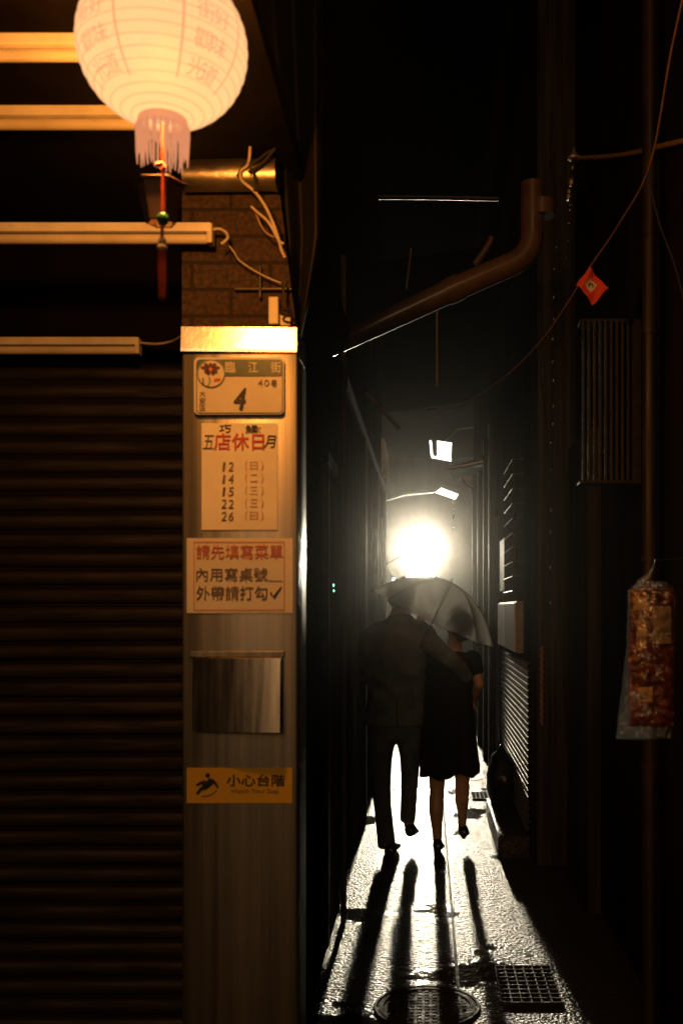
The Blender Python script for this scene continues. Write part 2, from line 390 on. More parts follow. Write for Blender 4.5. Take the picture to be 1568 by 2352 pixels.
b = empty('far_right_building', (1.5, 15, 0), 'dark building far along the right with slatted cladding low down', 'building')
w = MB(); w.box((XR, 6.01, 0), (2.4, 13.5, 6.4)); w.build('wall', M['dark_wall'], b)
w = MB(); k = 0; z = .14; pr = []
while z < 1.17: pr += [(XR-.022, z), (XR-.022, z+.026), (XR-.006, z+.031), (XR-.006, z+.036)]; z += .04
n = len(pr); w.add([(x, 6.02, zz) for x, zz in pr] + [(x, 8.2, zz) for x, zz in pr], [(i, i+1, n+i+1, n+i) for i in range(n-1)])
w.build('slatted_cladding', M['clad'], b)
w = MB(); w.bbox((XR-.03, 8.21, .02), (XR-.001, 8.7, 2.3), .006); w.build('plank', M['dark_wood'], b)
for yy in (9.0, 9.9, 11, 12.3): MB().bbox((XR-.07, yy, 0), (XR-.002, yy+.12, 3.2), .01).build('post', M['dark_wood'], b)
w = MB(); w.bbox((XR-.045, 7.55, 1.64), (XR-.001, 8.02, 2.05), .006); w.build('board', M['dark_wood'], b)

def roof(y0, y1, z, tilt, label):  # sheet added to keep lamp light out of the upper alley
    w = MB(); w.grid(lambda u, v: (-.75 + 1.75*u, y0 + (y1-y0)*v, z + tilt*u + .004*math.sin(u*40)), 110, 2)
    w2 = MB(); w2.v = [(x, y, zz+.008) for x, y, zz in w.v]; w2.f = list(w.f); w.add(w2.v, w2.f)
    tag(w.build('shade_roof', M['soffit'], None, 'all'), label, 'roof', None, 'thing')
roof(7.2, 12.6, 3.95, .25, 'dark sheet roof added across the alley to block lamp light, just beyond the thick pipe')
for nm, x0, x1, tx in (('set_back_building', -6, -1.9, 'dim set back building past the left end of the alley'), ('set_back_building', 2.2, 6, 'dim set back building past the right end of the alley')):
    b = empty(nm, ((x0+x1)/2, 25, 0), tx, 'building')
    w = MB(); w.box((x0, 14.5, 0), (x1, 34, 6.5)); w.build('wall', M['dark_wall'], b)
b = empty('end_building', (0, 37, 0), 'dim building closing the far end of the alley', 'building')
w = MB(); w.box((-5, 36, 0), (5, 39, 7)); w.build('wall', M['dark_wall'], b)

# meter cabinet on the slatted wall
b = empty('meter_cabinet', (XR, 7.1, 1.2), 'pale two-door meter cabinet above the slatted cladding', 'cabinet')
w = MB(); w.bbox((XR-.05, 6.45, 1.215), (XR-.003, 8.0, 1.555), .005); w.build('housing', M['clad'], b)
w = MB(); w.bbox((XR-.064, 7.22, 1.225), (XR-.051, 7.98, 1.545), .004); w.build('door', M['white_metal'], b)
w = MB(); w.bbox((XR-.064, 6.47, 1.225), (XR-.051, 7.20, 1.545), .004); w.build('door', M['cream'], b)
# security grille
b = empty('window_grille', (XR, 6.9, 1.5), 'thin steel security grille high on the right wall above the meter cabinet', 'grille')
w = MB()
for yy in (6.45, 6.68, 6.92, 7.16): w.tube([(XR-.06, yy, 1.6), (XR-.06, yy, 2.5)], .004, 6)
w.build('bars', M['iron'], b, True)
w = MB()
for i in range(10): w.tube([(XR-.001, 7.16, 1.62+i*.095), (XR-.075, 7.16, 1.62+i*.095), (XR-.075, 6.45, 1.62+i*.095), (XR-.001, 6.45, 1.62+i*.095)], .0045, 6)
w.build('rails', M['metal_dark'], b, True)
# caged window of the near right wall
b = empty('window_cage', (XN-.1, 4.2, 2.0), 'vertical-barred window cage projecting from the near right wall', 'window cage')
z0, z1 = at(1390, 1106, 3.9).z, at(1390, 735, 3.9).z
w = MB(); n = 11
for i in range(n):
    x = .612 + (XN-.03-.612)*i/(n-1); w.bbox((x-.005, 3.895, z0), (x+.005, 3.91, z1), .002)
w.bbox((XN-.05, 3.885, z0-.01), (XN-.025, 3.912, z1), .003)
w.build('bars', M['cage'], b)
for z in (z0, z1): MB().bbox((.6, 3.9, z-.006), (XN-.001, 4.0, z+.006), .003).build('rail', M['cage'], b)

# ------------------------------------------------------------------ far lamps
def area(name, loc, sx, sy, power, col, rot=(R(-90), 0, 0), parent=None):
    l = bpy.data.lights.new(name, 'AREA'); l.shape = 'RECTANGLE'; l.size = sx; l.size_y = sy; l.energy = power; l.color = col
    o = bpy.data.objects.new(name, l); COL.objects.link(o); o.location = Vector(loc) - wloc(parent); o.rotation_euler = rot
    l.spread = R(75)
    if parent: o.parent = parent
    return o
M['lit_sign'] = emat('lit white acrylic', (1.0, .93, .84), 40)
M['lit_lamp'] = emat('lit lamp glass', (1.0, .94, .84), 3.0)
M['green_led'] = emat('green indicator', (.25, 1.0, .65), 3.0)
a = at(935, 1328, 30); c = at(997, 1226, 30)
b = empty('lit_signboard', ((a.x+c.x)/2, 30.1, a.z), 'glaring white lit signboard over the far end of the alley', 'sign')
w = MB(); w.bbox((a.x-.03, 30.02, a.z-.03), (c.x+.03, 30.2, c.z+.03), .01); w.build('housing', M['metal_dark'], b)
w = MB(); w.bbox((a.x, 29.99, a.z), (c.x, 30.018, c.z), .004); w.build('panel', M['lit_sign'], b)
w = MB(); w.tube([((a.x+c.x)/2, 30.11, 0), ((a.x+c.x)/2, 30.11, a.z-.03)], .05); w.build('pole', M['metal_dark'], b, True)
area('signboard_light', ((a.x+c.x)/2, 29.95, at(0, 1262, 30).z), .4, .55, ALLEY_POWER, LAMP_COL, parent=b)

def quad_lamp(name, label, pts, d, th=.08):
    P = [at(x, y, d) for x, y in pts]; ctr = sum(P, Vector())/4
    e = empty(name, ctr, label, 'lamp')
    w = MB(); n = len(P); w.add(P + [p + Vector((0, th, 0)) for p in P], [tuple(range(n)), tuple(range(2*n-1, n-1, -1))] + [(k, (k+1) % n, (k+1) % n+n, k+n) for k in range(n)])
    w.build('lamp_glass', M['lit_lamp'], e); return e
e = quad_lamp('alley_lamp', 'small square lit lamp high above the alley, with a bent frame', [(1004,1051),(1035,1053),(1037,1017),(1003,1012)], 18)
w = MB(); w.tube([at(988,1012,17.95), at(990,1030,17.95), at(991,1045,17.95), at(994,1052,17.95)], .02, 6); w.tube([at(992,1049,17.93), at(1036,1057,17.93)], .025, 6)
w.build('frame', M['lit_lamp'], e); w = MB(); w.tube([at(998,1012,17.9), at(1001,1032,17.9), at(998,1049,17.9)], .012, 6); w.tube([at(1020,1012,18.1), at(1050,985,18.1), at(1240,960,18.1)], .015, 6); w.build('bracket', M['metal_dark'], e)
e = quad_lamp('street_lamp', 'tilted lit lamp head just above the glaring signboard', [(1000,1131),(1045,1147),(1052,1135),(1012,1120)], 22)
w = MB(); w.tube([at(1002,1128,22.05), at(985,1130,22.2), at(930,1135,22.2), at(880,1150,22.2)], .03, 6); w.build('bracket', M['metal_dark'], e)
e = quad_lamp('wall_light', 'tiny white light on the left wall under a vent', [(801,1240),(817,1239),(818,1232),(801,1230)], 13, .06)
e = empty('globe_lamp', at(905,1332,14), 'tiny round white lamp on a curved arm above the umbrella', 'lamp')
w = MB(); w.ball(at(905,1332,14), .036); w.build('lamp_globe', M['lit_lamp'], e, 'all')
w = MB(); w.tube(spline([at(905,1328,14), at(889,1300,14), at(905,1285,14), at(938,1272,14)], 6), .012, 6); w.build('arm', M['metal_wet'], e, True)
e = empty('door_buzzer', at(765,1352,4.55), 'small door buzzer glowing green on the left wall', 'buzzer')
w = MB(); w.bbox((XL+.001, 4.46, 1.53), (XL+.012, 4.56, 1.66), .004); w.build('housing', M['metal_dark'], e)
w = MB(); w.ball((XL+.016, 4.5, 1.61), .007); w.ball((XL+.016, 4.52, 1.585), .006); w.build('indicator', M['green_led'], e)

# ------------------------------------------------------------------ shop front at the left
DP = 2.6
# soffit
b = empty('shop_awning', (-1.5, 3.3, 2.75), 'dark awning soffit over the shuttered shop front', 'awning')
w = MB(); w.bbox((-4, 2.02, 2.755), (-.36, 4.97, 2.81), .004); w.build('soffit', M['soffit'], b)
w = MB(); w.bbox((-4, 2.0, 2.756), (-.36, 2.018, 2.95), .003); w.build('fascia', M['tarp'], b)
# shutter
b = empty('roller_shutter', (-1.6, 3.4, 0), 'brown steel roller shutter pulled down behind the pillar', 'shutter')
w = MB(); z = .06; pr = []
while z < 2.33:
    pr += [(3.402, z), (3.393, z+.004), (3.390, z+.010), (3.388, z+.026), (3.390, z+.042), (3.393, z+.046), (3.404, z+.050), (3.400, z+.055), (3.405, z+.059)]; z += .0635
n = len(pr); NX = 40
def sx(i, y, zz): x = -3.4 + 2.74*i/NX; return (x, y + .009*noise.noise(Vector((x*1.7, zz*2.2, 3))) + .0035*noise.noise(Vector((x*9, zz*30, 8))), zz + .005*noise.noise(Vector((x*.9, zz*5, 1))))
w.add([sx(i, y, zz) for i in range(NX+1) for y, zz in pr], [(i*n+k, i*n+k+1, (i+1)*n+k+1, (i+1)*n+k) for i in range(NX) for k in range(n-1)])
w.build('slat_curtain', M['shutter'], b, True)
w = MB(); w.bbox((-.70, 3.34, 0), (-.65, 3.46, 2.36), .004); w.build('guide_rail', M['metal_dark'], b)
w = MB(); w.bbox((-3.4, 3.37, 0), (-.702, 3.43, .06), .006); w.build('bottom_bar', M['metal_dark'], b)
w = MB(); w.bbox((-3.4, 3.30, 2.362), (-.62, 3.62, 2.75), .006); w.build('shutter_box', M['soffit'], b)
# unlit batten lights
def batten(d, xr, wire, label, zz):
    e = empty('tube_light', (at(xr, 0, d).x, d, zz), label, 'light fitting', 'unlit tube lights under the awning')
    x1 = at(xr, 0, d).x
    w = MB(); w.bbox((-3.4, d-.02, zz-.012), (x1, d+.02, zz+.013), .003); w.build('housing', M['white_metal'], e)
    w = MB(); w.tube([(-3.36, d, zz-.027), (x1-.012, d, zz-.027)], .0135, 12); w.build('tube', M['cream'], e, True)
    w = MB(); w.bbox((x1-.011, d-.019, zz-.042), (x1+.004, d+.019, zz+.012), .003); w.build('end_cap', M['cream'], e)
    if wire:
        w = MB(); w.tube(spline([at(x, y, dd) for x, y, dd in wire], 6), .004, 6); w.build('lead', M['cable_white'], e, True)
    return e
batten(2.18, 330, None, 'unlit tube light passing behind the top half of the lantern', 2.74)
batten(2.49, 350, None, 'unlit tube light ending behind the lower edge of the lantern', 2.74)
bt = batten(2.74, 487, [(489,527,2.74),(505,526,2.74),(520,535,2.73),(522,548,2.72),(508,560,2.72)], 'unlit tube light crossing behind the lantern tassel', at(0, 527, 2.74).z)
for x in (-.72, -1.5):
    w = MB(); w.tube([(x, 2.74, at(0, 527, 2.74).z + .013), (x, 2.74, 2.756)], .004, 6); w.build('hanger', M['cable_black'], bt, True)
batten(3.275, 320, [(321,787,3.27),(360,790,3.24),(395,784,3.2),(418,772,3.1)], 'lowest dim tube light just above the shutter', at(0, 786, 3.275).z)

# pillar
px0, px1 = at(418, 0, DP).x, at(683, 0, DP).x; zt = at(0, 750, DP).z
b = empty('steel_pillar', ((px0+px1)/2, DP+.1, 0), 'stainless clad pillar with a pale top, carrying the signs', 'pillar')
w = MB(); w.bbox((px0, DP, 0), (px1, DP+.19, zt-.068), .007); w.build('cladding', M['steel'], b, True)
w = MB(); w.ring([[(px0, DP-.012, zt-.067), (px1-.002, DP-.003, zt-.067), (px1-.002, DP+.185, zt-.067), (px0, DP+.185, zt-.067)],
        [(px0, DP-.012, zt-.060), (px1-.002, DP-.003, zt-.060), (px1-.002, DP+.185, zt-.060), (px0, DP+.185, zt-.060)],
        [(px0, DP-.007, zt-.002), (px1-.002, DP+.002, zt-.002), (px1-.002, DP+.18, zt-.002), (px0, DP+.18, zt-.002)],
        [(px0+.004, DP-.002, zt), (px1-.008, DP+.008, zt), (px1-.008, DP+.17, zt), (px0+.004, DP+.17, zt)]]); w.build('cap', M['cap'], b)
DS = DP - .004
# --- house number plate
def rrect(x0, y0, x1, y1, r, d, n=6):
    out = []
    for cx, cy, a0 in ((x1-r, y0+r, -90), (x1-r, y1-r, 0), (x0+r, y1-r, 90), (x0+r, y0+r, 180)):
        for k in range(n+1):
            a = R(a0 + 90*k/n); p_ = at(cx + r*math.cos(a), cy + r*math.sin(a), d); out.append((p_.x, p_.z))
    return out
e = empty('house_number_plate', at(551, 890, DP-.01), 'green and white house number plate with a flower emblem and a 4', 'plate')
w = MB(); w.prism(rrect(447, 822, 653, 953, 11, DP-.008), DP-.014, DP-.001); w.build('plate', M['plate_white'], e)
dg_ = DP-.0155
w = MB(); pr = rrect(450.5, 825.5, 649.5, 949.5, 9, dg_); n = len(pr); pr2 = rrect(452.5, 827.5, 647.5, 947.5, 8, dg_)
w.add([(x, dg_, z) for x, z in pr] + [(x, dg_, z) for x, z in pr2], [(i, (i+1) % n, n+(i+1) % n, n+i) for i in range(n)]); w.build('border', M['plate_green'], e)
w = MB(); a = rrect(452, 827, 648, 864, 6, dg_-.0005); a = [(x, z) for x, z in a]
w.prism(a, dg_-.0006, dg_-.0001); w.build('green_band', M['plate_green'], e)
def disc(w, x, y, r, d, n=32, r2=None):
    if r2 is None: w.add([at(x + r*math.cos(2*math.pi*k/n), y + r*math.sin(2*math.pi*k/n), d) for k in range(n)], [tuple(range(n))])
    else:
        w.add([at(x + r*math.cos(2*math.pi*k/n), y + r*math.sin(2*math.pi*k/n), d) for k in range(n)] + [at(x + r2*math.cos(2*math.pi*k/n), y + r2*math.sin(2*math.pi*k/n), d) for k in range(n)],
              [(k, (k+1) % n, n+(k+1) % n, n+k) for k in range(n)])
def petal(w, cx, cy, ang, r0, r1, wd, d):
    pts = []
    for k in range(12):
        t = 2*math.pi*k/12; rr = (r0+r1)/2 + (r1-r0)/2*math.cos(t); ww = wd/2*math.sin(t)*(1+.25*math.cos(t))
        pts.append(at(cx + rr*math.cos(ang) - ww*math.sin(ang), cy + rr*math.sin(ang) + ww*math.cos(ang), d))
    w.add(pts, [tuple(range(12))])
d1 = dg_-.0016
w = MB(); disc(w, 485, 858, 32.5, d1); em = w.build('emblem', M['plate_white'], e)
w = MB(); disc(w, 485, 858, 32, d1-.0006, r2=29.8); w.build('rim', M['plate_green'], em)
w = MB()
for ang, r1 in ((-92,15),(-48,18),(-10,22),(28,18),(62,16),(118,16),(152,17),(190,24),(-138,20)): petal(w, 484, 848, R(ang), 3.5, r1, 9, d1-.0006)
w.build('petals', M['ink_plum'], em)
w = MB(); disc(w, 484, 848, 4, d1-.0012, 16); disc(w, 499.5, 872.5, 4.5, d1-.0008, 16); disc(w, 494, 873.5, 4, d1-.0008, 16); disc(w, 505, 872, 3.5, d1-.0008, 16)
w.build('ribbon', M['ink_red_pale'], em)
I = Ink(); I.stroke([(466,868),(467,884)], .004, d1-.0006); I.stroke([(480,866),(483,876),(477,888)], .003, d1-.0006); I.build('stem', M['plate_green'], em)
I = Ink(); dt = dg_-.0014
I.write('臨', 518, 830.5, 540, 856, dt, bold=.02); I.write('江', 570, 830.5, 592, 856, dt, bold=.012); I.write('街', 622, 830.5, 645, 856, dt, bold=.012); I.build('street_name', M['plate_white'], e)
I = Ink(); dt = dg_-.0006
I.write('4', 592, 872, 603, 887, dt, bold=.01); I.write('0', 607, 872, 618, 887, dt, bold=.01); I.write('巷', 622, 871, 636, 888, dt, bold=.01)
for k, ch in enumerate('大安區'): I.write(ch, 458, 897+k*16, 472, 911+k*16, dt, bold=.008)
I.build('lane_lettering', M['ink_grey'], e)
I = Ink(); I.write('4', 539, 892, 564, 941, dt, shear=.16, bold=.12); I.build('house_number', M['ink_black'], e)

# --- closing-days notice
def sheet(x0, y0, x1, y1, d, amp=.0012, th=.0006, seed=0):
    w = MB(); a = at(x0, y1, d); c = at(x1, y0, d)
    def fn(u, v):
        q = noise.noise(Vector((u*2.3+seed, v*3.1, seed)))
        return (a.x+(c.x-a.x)*u, d - abs(q)*amp - (.0008*max(0, v-.93)/.07 if seed == 3 else 0), a.z+(c.z-a.z)*v)
    w.grid(fn, 12, 16); return w
e = empty('closing_days_notice', at(550, 1095, DS), 'portrait paper notice listing shop closing days in handwriting', 'notice')
sheet(463, 972, 637, 1217, DS, .0009, seed=3).build('paper', M['paper'], e, 'all')
dt = DS-.0026
I = Ink(); I.write('店休日', 492, 995, 606, 1033, dt, bold=.028); I.build('title', M['ink_red'], e)
I = Ink(); I.write('巧', 504, 976, 530, 993, dt, shear=.1, bold=.02); I.write('鰇', 564, 976, 592, 995, dt, bold=.02); I.write('欠', 585, 979, 599, 994, dt, bold=.0)
I.write('月', 608, 1000, 632, 1028, dt, shear=.15, bold=.01); I.build('brush_writing', M['ink_black'], e)
I = Ink(); I.write('五', 467, 999, 492, 1031, dt, shear=.1)
for k, tx in enumerate(('12', '14', '15', '22', '26')):
    y = 1062 + k*28.5
    for q, ch in enumerate(tx):
        I.write(ch, 509+q*16 + (2.5 if ch == '1' else 0), y+random.uniform(-1,1), 521+q*16 - (4 if ch == '1' else 0), y+20, dt, shear=.12)
I.build('dates', M['ink_grey'], e)
I = Ink()
for k, ch in enumerate('日二三三日'):
    y = 1058 + k*28.7; I.write('(', 563, y, 568, y+23, dt); I.write(ch, 574, y+2, 592, y+20, dt); I.write(')', 599, y, 605, y+23, dt)
I.build('weekdays', M['ink_faint'], e)
# --- order notice
e = empty('ordering_notice', at(550, 1320, DS), 'wide laminated notice with one red and two black printed lines', 'notice')
sheet(429, 1236, 672, 1408, DS, .001, seed=5).build('card', M['laminate'], e, 'all')
I = Ink(); dt = DS-.0025
for x0, y0, x1, y1 in ((445,1244,653,1245.6),(445,1400,653,1401.6)): I.write('|', x0, y0, x1, y1, dt)
for x0 in (445, 651.6): I.write('|', x0, 1244, x0+1.6, 1401, dt)
I.write('請先填寫菜單', 451, 1251, 649, 1284, dt, bold=.012); I.build('red_line', M['ink_red_pale'], e)
I = Ink(); I.write('內用寫桌號', 451, 1304, 614, 1335, dt, bold=.014); I.write('|', 616, 1333, 648, 1335, dt)
I.write('外帶請打勾', 451, 1346, 614, 1378, dt, bold=.014); I.stroke([(621,1362),(629,1372),(646,1348)], [.004,.006,.002], dt)
I.build('black_lines', M['ink_grey'], e)
I = Ink(); I.stroke([(621,1361),(629,1372),(646,1348)], [.005,.007,.003], dt-.0006); I.build('tick', M['ink_black'], e)
# --- letter box
e = empty('letter_box', at(545, 1590, DP-.04), 'shiny stainless letter box with a bowed front on the middle of the pillar', 'letter box')
w = MB(); a = at(444, 1678, DP-.02); c = at(648, 1511, DP-.02)
def lb(u, v):
    x = a.x+(c.x-a.x)*u; return (x, DP-.022-.032*(1-(1-u)**2) - .012*(1-v), a.z+(c.z-a.z)*v)  # plate bowed and tilted so its right side catches warm light
w.grid(lb, 24, 2); w.build('front_plate', M['steel_bright'], e, 'all')
w = MB(); w.bbox((a.x, DP-.02, a.z), (c.x, DP-.001, c.z), .003); w.bbox((a.x-.012, DP-.012, c.z+.001), (c.x+.004, DP-.001, c.z+.017), .002); w.build('housing', M['steel'], e)
# --- caution sticker
e = empty('caution_sticker', at(550, 1804, DS), 'yellow caution sticker with a slipping figure and English words', 'sticker')
w = MB(); a = at(429, 1844.5, DS); c = at(671, 1764, DS); w.bbox((a.x, DS-.001, a.z), (c.x, DS+.003, c.z), .0004); w.build('sticker', M['caution_yellow'], e)
dt = DS-.0018
I = Ink(); I.write('小心台階', 521, 1779, 654, 1806, dt, bold=.035); I.build('warning_text', M['ink_black'], e)
I = Ink(); I.write('Watch Your Step', 530, 1812, 640, 1825, dt, bold=.012); I.build('english_text', M['ink_grey'], e)
I = Ink(); disc(I, 477, 1781, 5.4, dt, 18)
I.stroke([(486,1789),(483,1797),(474,1806),(466,1810)], [.014,.018,.015,.011], dt)       # trunk
I.stroke([(487,1791),(495,1800),(501,1810)], [.008,.007,.0045], dt-.0003)                     # arm behind
I.stroke([(483,1795),(475,1797),(468,1793)], [.006,.005,.004], dt-.0003)
I.stroke([(474,1806),(464,1797),(451,1804)], [.011,.01,.006], dt-.0006)                          # bent leg
I.stroke([(474,1808),(462,1812),(452,1824)], [.012,.009,.006], dt-.0009)                        # lower leg
I.build('slipping_figure', M['ink_black'], e)
I = Ink(); I.stroke([(463,1829),(475,1829),(488,1824),(498,1815)], .003, dt); I.build('ground_marks', M['ink_grey'], e)

# --- wall strip over the pillar, with its cables
DW = 2.80
w = MB(); pr = [at(418, 760, DW), at(682, 760, DW), at(672, 690, DW), at(634, 372, DW), at(418, 372, DW)]
w.prism([(p_.x, p_.z) for p_ in pr], DW, DW+.025); tag(w.build('brick_wall', M['brick']), 'sooty brick wall strip above the steel pillar', 'wall')
e = empty('metal_duct', at(530, 402, DW-.06), 'glossy pale metal duct catching the lantern light above the bricks', 'duct')
w = MB(); p0 = at(425, 404, DW-.045); p1 = at(633, 402, DW-.045); w.tube([p0, p1], .042, 32); w.build('pipe', M['duct'], e, True)
w = MB(); w.tube([p1 - Vector((.004, 0, 0)), p1 + Vector((.004, 0, 0))], .044, 24); w.build('end_cap', M['duct'], e, True)
def cable(name, label, pts, r, m, n=7, group=None):
    w = MB(); w.tube(spline([at(*p_) for p_ in pts], n), r, 7); return tag(w.build(name, m, None, True), label, 'cable', group)
dq = DW-.10
cable('pale_cable', 'thick pale cable hanging from the duct down to the bricks above the pillar', [(574,232,dq),(575,300,dq),(571,372,dq),(553,393,dq),(556,415,dq),(585,440,dq),(610,475,dq),(628,515,dq),(640,550,dq),(646,573,dq),(655,592,dq)], .0042, M['cable_white'])
cable('branch_cable', 'short pale cable joining the thick hanging cable from the left', [(577,474,dq),(592,488,dq),(612,505,dq),(624,522,dq),(640,552,dq),(652,560,dq)], .0034, M['cable_white'])
cable('loop_cable', 'thin dim cable loop under the pale branch cable', [(588,490,dq+.03),(598,515,dq+.03),(612,535,dq+.03),(630,545,dq+.03)], .003, M['cable_brown'])
cable('black_cable', 'black cable bundle tied across the duct at a slant', [(545,405,dq),(560,380,dq),(585,372,dq),(612,352,dq),(625,345,dq)], .0035, M['cable_black'])
cable('black_wire', 'second black wire lying beside the slanted bundle', [(570,395,dq-.01),(590,385,dq-.01),(612,365,dq-.01),(632,340,dq-.01)], .004, M['cable_black'])
cable('drop_wire', 'short black wire dropping from the pale cable knot', [(575,385,dq-.012),(583,400,dq-.012),(585,420,dq-.012),(584,438,dq-.012)], .0032, M['cable_black'])
cable('lead_wire', 'thin pale wire slanting to the bricks below the third tube light', [(527,565,2.75),(538,580,2.75),(550,598,2.76),(585,622,2.77),(620,640,2.77),(645,650,2.77)], .0022, M['cable_white'])
cable('pipe_wire', 'dark wire rising from the white junction box', [(655,715,dq+.05),(652,690,dq+.05),(651,660,dq+.05),(660,640,dq+.05)], .004, M['cable_black'])
e = empty('junction_box', at(631, 715, DW-.02), 'small pale junction box on the bricks right above the pillar', 'junction box')
w = MB(); a = at(618, 748, DW-.02); c = at(641, 684, DW-.02); w.bbox((a.x, DW-.035, a.z), (c.x, DW-.001, c.z), .004); w.bbox((c.x+.002, DW-.02, a.z), (c.x+.032, DW-.001, a.z+.035), .004); w.build('housing', M['white_metal'], e)
w = MB(); q = at(656, 716, DW-.06); w.tube([q + Vector((.016*math.cos(t), 0, .009*math.sin(t))) for t in [2*math.pi*k/16 for k in range(17)]], .004, 6, False); w.build('cable_loop', M['cable_black'], e, True)
w = MB(); w.bbox((at(597,0,DW).x, DW-.022, at(0,690,DW).z), (at(603,0,DW).x, DW-.001, at(0,615,DW).z), .002); w.bbox((at(540,0,DW).x, DW-.018, at(0,671,DW).z), (at(672,0,DW).x, DW-.0008, at(0,664,DW).z), .002)
tag(w.build('wall_batten', M['metal_dark']), 'dark cross of narrow battens screwed on the bricks', 'batten')

# --- tarpaulin hanging at the mouth of the alley
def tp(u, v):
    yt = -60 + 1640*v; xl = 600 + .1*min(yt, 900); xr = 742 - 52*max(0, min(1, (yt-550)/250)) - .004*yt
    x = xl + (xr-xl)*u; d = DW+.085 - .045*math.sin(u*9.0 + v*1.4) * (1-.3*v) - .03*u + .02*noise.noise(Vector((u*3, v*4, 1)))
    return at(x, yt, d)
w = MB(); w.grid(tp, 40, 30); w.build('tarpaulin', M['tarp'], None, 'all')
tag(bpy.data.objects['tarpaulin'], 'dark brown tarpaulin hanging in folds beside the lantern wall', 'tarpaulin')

# ------------------------------------------------------------------ lantern
DL = 1.85; lc = at(374, 108, DL); rx = 191*DL/F; rz = 174*DL/F
M['lantern'] = None
def lantern_mat(name, col, s, tr, tlf=.0026):
    m = bpy.data.materials.new(name); m.use_nodes = True; t = m.node_tree; L = t.links
    t.nodes.remove(t.nodes['Principled BSDF']); N = t.nodes.new
    e_ = N('ShaderNodeEmission'); e_.inputs['Color'].default_value = (*col, 1); e_.inputs['Strength'].default_value = s
    tl = N('ShaderNodeBsdfTranslucent'); tl.inputs['Color'].default_value = (*[min(1, q) for q in col], 1)
    tn = N('ShaderNodeBsdfTransparent'); tn.inputs['Color'].default_value = (1, 1, 1, 1)
    m1 = N('ShaderNodeMixShader'); m1.inputs[0].default_value = tlf; L.new(e_.outputs[0], m1.inputs[1]); L.new(tl.outputs[0], m1.inputs[2])
    m2 = N('ShaderNodeMixShader'); m2.inputs[0].default_value = tr; L.new(m1.outputs[0], m2.inputs[1]); L.new(tn.outputs[0], m2.inputs[2])
    L.new(m2.outputs[0], t.nodes['Material Output'].inputs['Surface']); return m
M['lantern'] = lantern_mat('glowing lantern silk', (1.0, .55, .26), 1.0, .15)
M['lantern_hoop'] = lantern_mat('lantern hoop wire', (1.0, .49, .21), .97, .15)
M['lantern_ink'] = lantern_mat('red lantern print', (1.0, .37, .17), .92, .15)
M['fringe'] = lantern_mat('self lit pink fringe', (1.0, .37, .17), .72, .12, .02)  # emission stands in for bulb light on fringe and collar
e = empty('paper_lantern', lc, 'round glowing paper lantern with red writing, fringe and tassel', 'lantern')
w = MB(); rings = []; NR = 22; sub = 4
for j in range(NR*sub+1):
    la = -math.pi/2*.93 + math.pi*.93*(j/(NR*sub)); bulge = 1 - .012*(1-abs(math.sin(math.pi*j/sub)))
    rings.append([lc + Vector((rx*bulge*math.cos(la)*math.cos(2*math.pi*k/64), rx*bulge*math.cos(la)*math.sin(2*math.pi*k/64), rz*bulge*math.sin(la))) for k in range(64)])
w.ring(rings, caps=False); w.build('shade', M['lantern'], e, 'all')
w = MB()
for j in range(1, NR):
    la = -math.pi/2*.93 + math.pi*.93*j/NR
    w.tube([lc + Vector((rx*1.001*math.cos(la)*math.cos(2*math.pi*k/64), rx*1.001*math.cos(la)*math.sin(2*math.pi*k/64), rz*1.001*math.sin(la))) for k in range(65)], .0013, 5, False)
w.build('hoops', M['lantern_hoop'], e, True)
def on_lantern(lon, lat, k=1.008):
    return lc + Vector((rx*k*math.cos(lat)*math.sin(lon), -rx*k*math.cos(lat)*math.cos(lon), rz*k*math.sin(lat)))
w = MB()
for lon in (-62, -17, 28, 73):
    def st(u, v, lon=lon): return on_lantern(R(lon-.9+1.8*u), R(-48+98*v))
    w.grid(st, 2, 40)
w.build('stripes', M['lantern_ink'], e, 'all')
w = MB()
def lantern_text(ch, lon, lat, size):
    vs, fs, (tw, th) = text_geo(ch)
    bm = bmesh.new(); bv = [bm.verts.new(v) for v in vs]
    for f in fs:
        try: bm.faces.new([bv[i] for i in f])
        except ValueError: pass
    s_ = size/max(tw, th)
    for v in bm.verts: v.co = on_lantern(R(lon) + v.co.x*s_/math.cos(R(lat)), R(lat) + v.co.y*s_, 1.010)
    w.bm(bm)
for lon, chs in ((-46, '臨江街觀光'), (-31, '夜市好味道'), (43, '臨江街觀光'), (56, '夜市好味道')):
    for k, ch in enumerate(chs): lantern_text(ch, lon, 38 - k*19, R(13))
w.build('writing', M['lantern_ink'], e)
zb = lc.z - rz*math.sin(math.pi/2*.93)
w = MB(); w.lathe([(.034, zb+.004), (.045, zb+.004), (.047, zb-.008), (.044, zb-.016)], (lc.x, lc.y, 0), 32, False); w.build('collar', M['fringe'], e, True)
w = MB()
for k in range(40):
    a_ = 2*math.pi*k/40 + random.uniform(-.04, .04); ln = random.uniform(.042, .074); rr = .0475
    p_ = [Vector((lc.x + rr*math.cos(a_ + random.uniform(-.05,.05)*q)*(1 - .06*q), lc.y + rr*math.sin(a_)*(1-.06*q), zb - .010 - ln*q)) for q in (0, .35, .7, 1)]
    w.tube(p_, [.0024, .0026, .0024, .0010], 6)
w.build('fringe', M['fringe'], e, True)
def lz(y): return at(370, y, DL).z
w = MB(); w.tube([(lc.x, lc.y, zb), (lc.x, lc.y, lz(500)), (lc.x-.0015, lc.y, lz(545))], .0032, 6)
w.tube([(lc.x-.012, lc.y, lz(378)), (lc.x, lc.y, lz(374)), (lc.x+.004, lc.y, lz(384)), (lc.x-.004, lc.y, lz(390))], .004, 6); w.build('string', M['red_string'], e, True)
